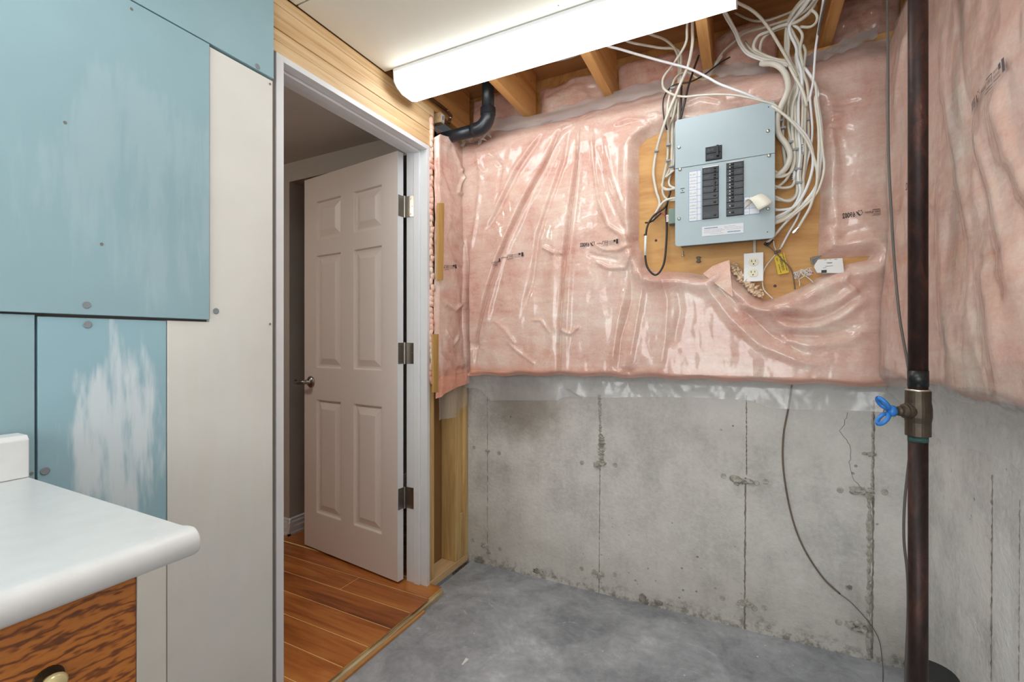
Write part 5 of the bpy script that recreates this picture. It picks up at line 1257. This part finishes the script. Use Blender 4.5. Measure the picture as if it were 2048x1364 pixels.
# dark riser with blue-handled valve
t = 1.08; d = ray(1836, 682); PXp, PYp = d.x*t, d.y*t; R = .0185
zz = lambda py: CAMZ + t*(682-py)/FPX
rp = thing('riser_pipe', (PXp, PYp, 0), 'dark rusty vertical pipe with a bronze valve tee and blue handle', 'pipe')
obj('pipe_run', MB().tube([(PXp, PYp, 0), (PXp, PYp, zz(870)+.01)], R, 26), M['pipe'], rp, smooth=True)
obj('pipe_run', MB().tube([(PXp, PYp, zz(785)-.01), (PXp, PYp, 2.53)], R, 26), M['pipe'], rp, smooth=True)
zt, zb_ = zz(781), zz(872); h = zt-zb_
tee = obj('valve_tee', MB().lathe((PXp, PYp, zb_), (0,0,1), [(R+.001,0),(R+.0055,.001),(R+.0055,h*.30),(R+.0075,h*.42),(R+.0075,h*.62),(R+.0055,h*.75),(R+.0055,h-.001),(R+.001,h)], 28), M['bronze'], rp, smooth=False)
bd = Vector((-CS, -SN, 0)); zc = zz(822); c0 = Vector((PXp, PYp, zc))     # branch points left
obj('valve_branch', MB().lathe(c0+bd*.015, bd, [(.0195,0),(.0185,.012),(.0165,.013),(.0165,.018),(.013,.020),(.0115,.024),(.0115,.030),(.009,.034),(.008,.044),(.0085,.048)], 20), M['bronze'], rp)
hc = c0+bd*.074
hd = MB().lathe(c0+bd*.056, bd, [(.009,0),(.0135,.002),(.0135,.012),(.010,.016)], 14)
up = Vector((0,0,1))
for s in (-1, 1):
    ring = []
    for i in range(17):
        a = math.pi*2*i/16; q = hc + up*s*(.018+.0125*math.cos(a)*1.0) + bd*(.004*math.cos(a*1)*1 + .008*s*s) + Vector((-bd.y, bd.x, 0))*.0115*math.sin(a) + bd*.006*math.cos(a)
        ring.append(q)
    hd.tube(ring, .0048, 8, cap=False)
obj('valve_handle', hd, M['bluehandle'], rp, smooth=True)
obj('handle_screw', MB().disc(hc+bd*.004, bd, .0035, .003, 10), M['solder'], rp)
obj('tape_wrap', MB().tube([(PXp, PYp, zz(773)), (PXp, PYp, zz(741))], R+.0012, 26), M['tape'], rp, smooth=True)
obj('patina_band', MB().tube([(PXp, PYp, zz(883)), (PXp, PYp, zz(872))], R+.0006, 26), M['patina'], rp, smooth=True)
obj('solder_ring', MB().tube([(PXp, PYp, zt-.002), (PXp, PYp, zt+.003)], R+.004, 26), M['solder'], rp, smooth=True)
# grey cable hanging beside the riser
def atT(px, py, tt): d = ray(px, py); return Vector((d.x*tt, d.y*tt, CAMZ+d.z*tt))
P = [atT(px, py, tt) for px, py, tt in ((1774,-60,1.30),(1776,120,1.28),(1777,300,1.25),(1783,430,1.24),(1790,540,1.23),(1800,640,1.2),(1815,725,1.17),(1826,800,1.17),(1824,870,1.17),(1817,930,1.17),(1809,1010,1.17),(1808,1080,1.17),(1815,1150,1.17),(1816,1230,1.17),(1811,1364,1.17),(1812,1560,1.17),(1830,1606,1.17))]
tag(obj('hanging_cable', MB().tube(spline(P), .0032, 8), M['cable_grey'], None, smooth=True), 'dark grey cable hanging loosely beside the vertical pipe', 'cable')
P = [onY(px, py, 2.094) for px, py in ((1584,770),(1576,820),(1567,870),(1566,930),(1576,1000),(1592,1060),(1615,1110),(1648,1158),(1680,1188))]
tag(obj('wall_cable', MB().tube(spline(P), .0032, 8), M['cable_brown'], None, smooth=True), 'brown cable curving down the bare concrete wall', 'cable')
P = [onY(1680,1188,2.094), onY(1705,1208,2.09), onY(1738,1245,2.085), onY(1758,1280,2.075), onY(1764,1318,2.06), onZ(1766,1350,.003), onZ(1764,1400,.003)]
tag(obj('wall_cable', MB().tube(spline(P), .0014, 6), M['cable_grey'], None, smooth=True), 'thin wire end trailing from the concrete wall to the floor', 'wire')
p = onY(1698, 1174, YA-.004); obj('wall_staple', MB().blob((p.x, YA-.002, p.z), (.008,.006,.008), 3, .3, 1), M['grout_dark'], wb)
# black bucket at the foot of the side wall
bx_, by_ = .432, 1.56
bk = thing('black_bucket', (bx_, by_, 0), 'black round lidded bucket behind the foot of the pipe', 'bucket')
zt = .312
obj('body', MB().lathe((bx_,by_,0), (0,0,1), [(.046,0),(.048,.004),(.051,zt-.02),(.051,zt-.004)], 28), M['rubber'], bk, smooth=False)
obj('lid', MB().lathe((bx_,by_,zt-.012), (0,0,1), [(.054,0),(.055,.010),(.052,.014),(.048,.011),(0,.011)], 28), M['rubber'], bk)

# ================================================================== VANITY
CZ = .905; 
fx = onZ(398, 1056, CZ); bxk = onZ(56, 955, CZ)
CX1 = fx.x + .012; CY1 = (fx.y+bxk.y)/2; CX0 = XF+.010
wt = thing('worktop', ((CX0+CX1)/2, -.4, CZ-.04), 'white laminate countertop with rolled front edge and backsplash', 'countertop')
prof = [(CX0, CZ-.030), (CX0, CZ), (CX1-.046, CZ), (CX1-.038, CZ+.001), (CX1-.030, CZ+.0025)] + [(CX1-.019+.019*math.cos(math.radians(a)), CZ-.0165+.0195*math.sin(math.radians(a))) for a in range(90, -75, -11)] + [(CX1-.019, CZ-.038), (CX1-.03, CZ-.038), (CX1-.03, CZ-.030)]
n = len(prof)
obj('top_slab', MB().prism(prof, 'y', -1.3, CY1), M['counter'], wt, .003, True)
bh = onX(50, 871, bxk.x).z
obj('backsplash', MB().prism([(CX0, CZ+.0005), (bxk.x, CZ+.0005), (bxk.x, bh-.008), (bxk.x-.008, bh), (CX0, bh)], 'y', -1.3, CY1-.001), M['counter'], wt, .002)
vc = thing('vanity_cabinet', (-1.0, -.4, 0), 'oak-fronted vanity cabinet under the white countertop', 'cabinet')
FX = CX1-.030; CYE = onX(276, 1200, FX).y
obj('carcass', MB().box(CX0+.002, FX-.019, -1.28, CYE-.003, .09, CZ-.0385), M['melamine'], vc, .001)
obj('toe_kick', MB().box(CX0+.002, FX-.08, -1.28, CYE-.004, .001, .09), M['melamine'], vc)
zs = CZ-.0425
for y0, y1 in ((CYE-.40, CYE), (CYE-.81, CYE-.41), (-1.28, CYE-.82)):
    dw = obj('drawer_front', MB().box(FX-.018, FX, y0, y1-.001, zs-.155, zs), M['oak'], vc, .003)
    obj('edge_band', MB().box(FX-.018, FX-.001, y1-.001, y1, zs-.155, zs), M['melamine'], dw)
    dd = obj('cabinet_door', MB().box(FX-.018, FX, y0, y1-.001, .10, zs-.16), M['oak'], vc, .003)
    obj('door_field', MB().box(FX, FX+.004, y0+.06, y1-.06, .16, zs-.22), M['oak'], dd, .004)
    kc = onX(96, 1360, FX) if y1 == CYE else Vector((FX, (y0+y1)/2, zs-.08))
    if y1 == CYE: kc = Vector((FX, kc.y, kc.z))
    kb = obj('knob', MB().lathe(kc, (1,0,0), [(.006,0),(.005,.008),(.011,.012),(.0125,.016),(.0095,.020),(0,.022)], 20), M['brass'], dw, smooth=True)
    obj('backplate', MB().lathe(kc, (1,0,0), [(.015,0),(.014,.002),(0,.0025)], 20), M['knob_back'], kb)

# paint drip chip on the floor
p = onZ(928, 1326, .0)
tag(obj('plaster_chip', MB().prism([(p.x-.006,p.y+.022),(p.x+.008,p.y+.020),(p.x+.003,p.y-.012),(p.x-.001,p.y-.014)], 'z', .0005, .004), M['whitep'], None), 'small wedge-shaped white plaster chip on the concrete floor', 'chip')
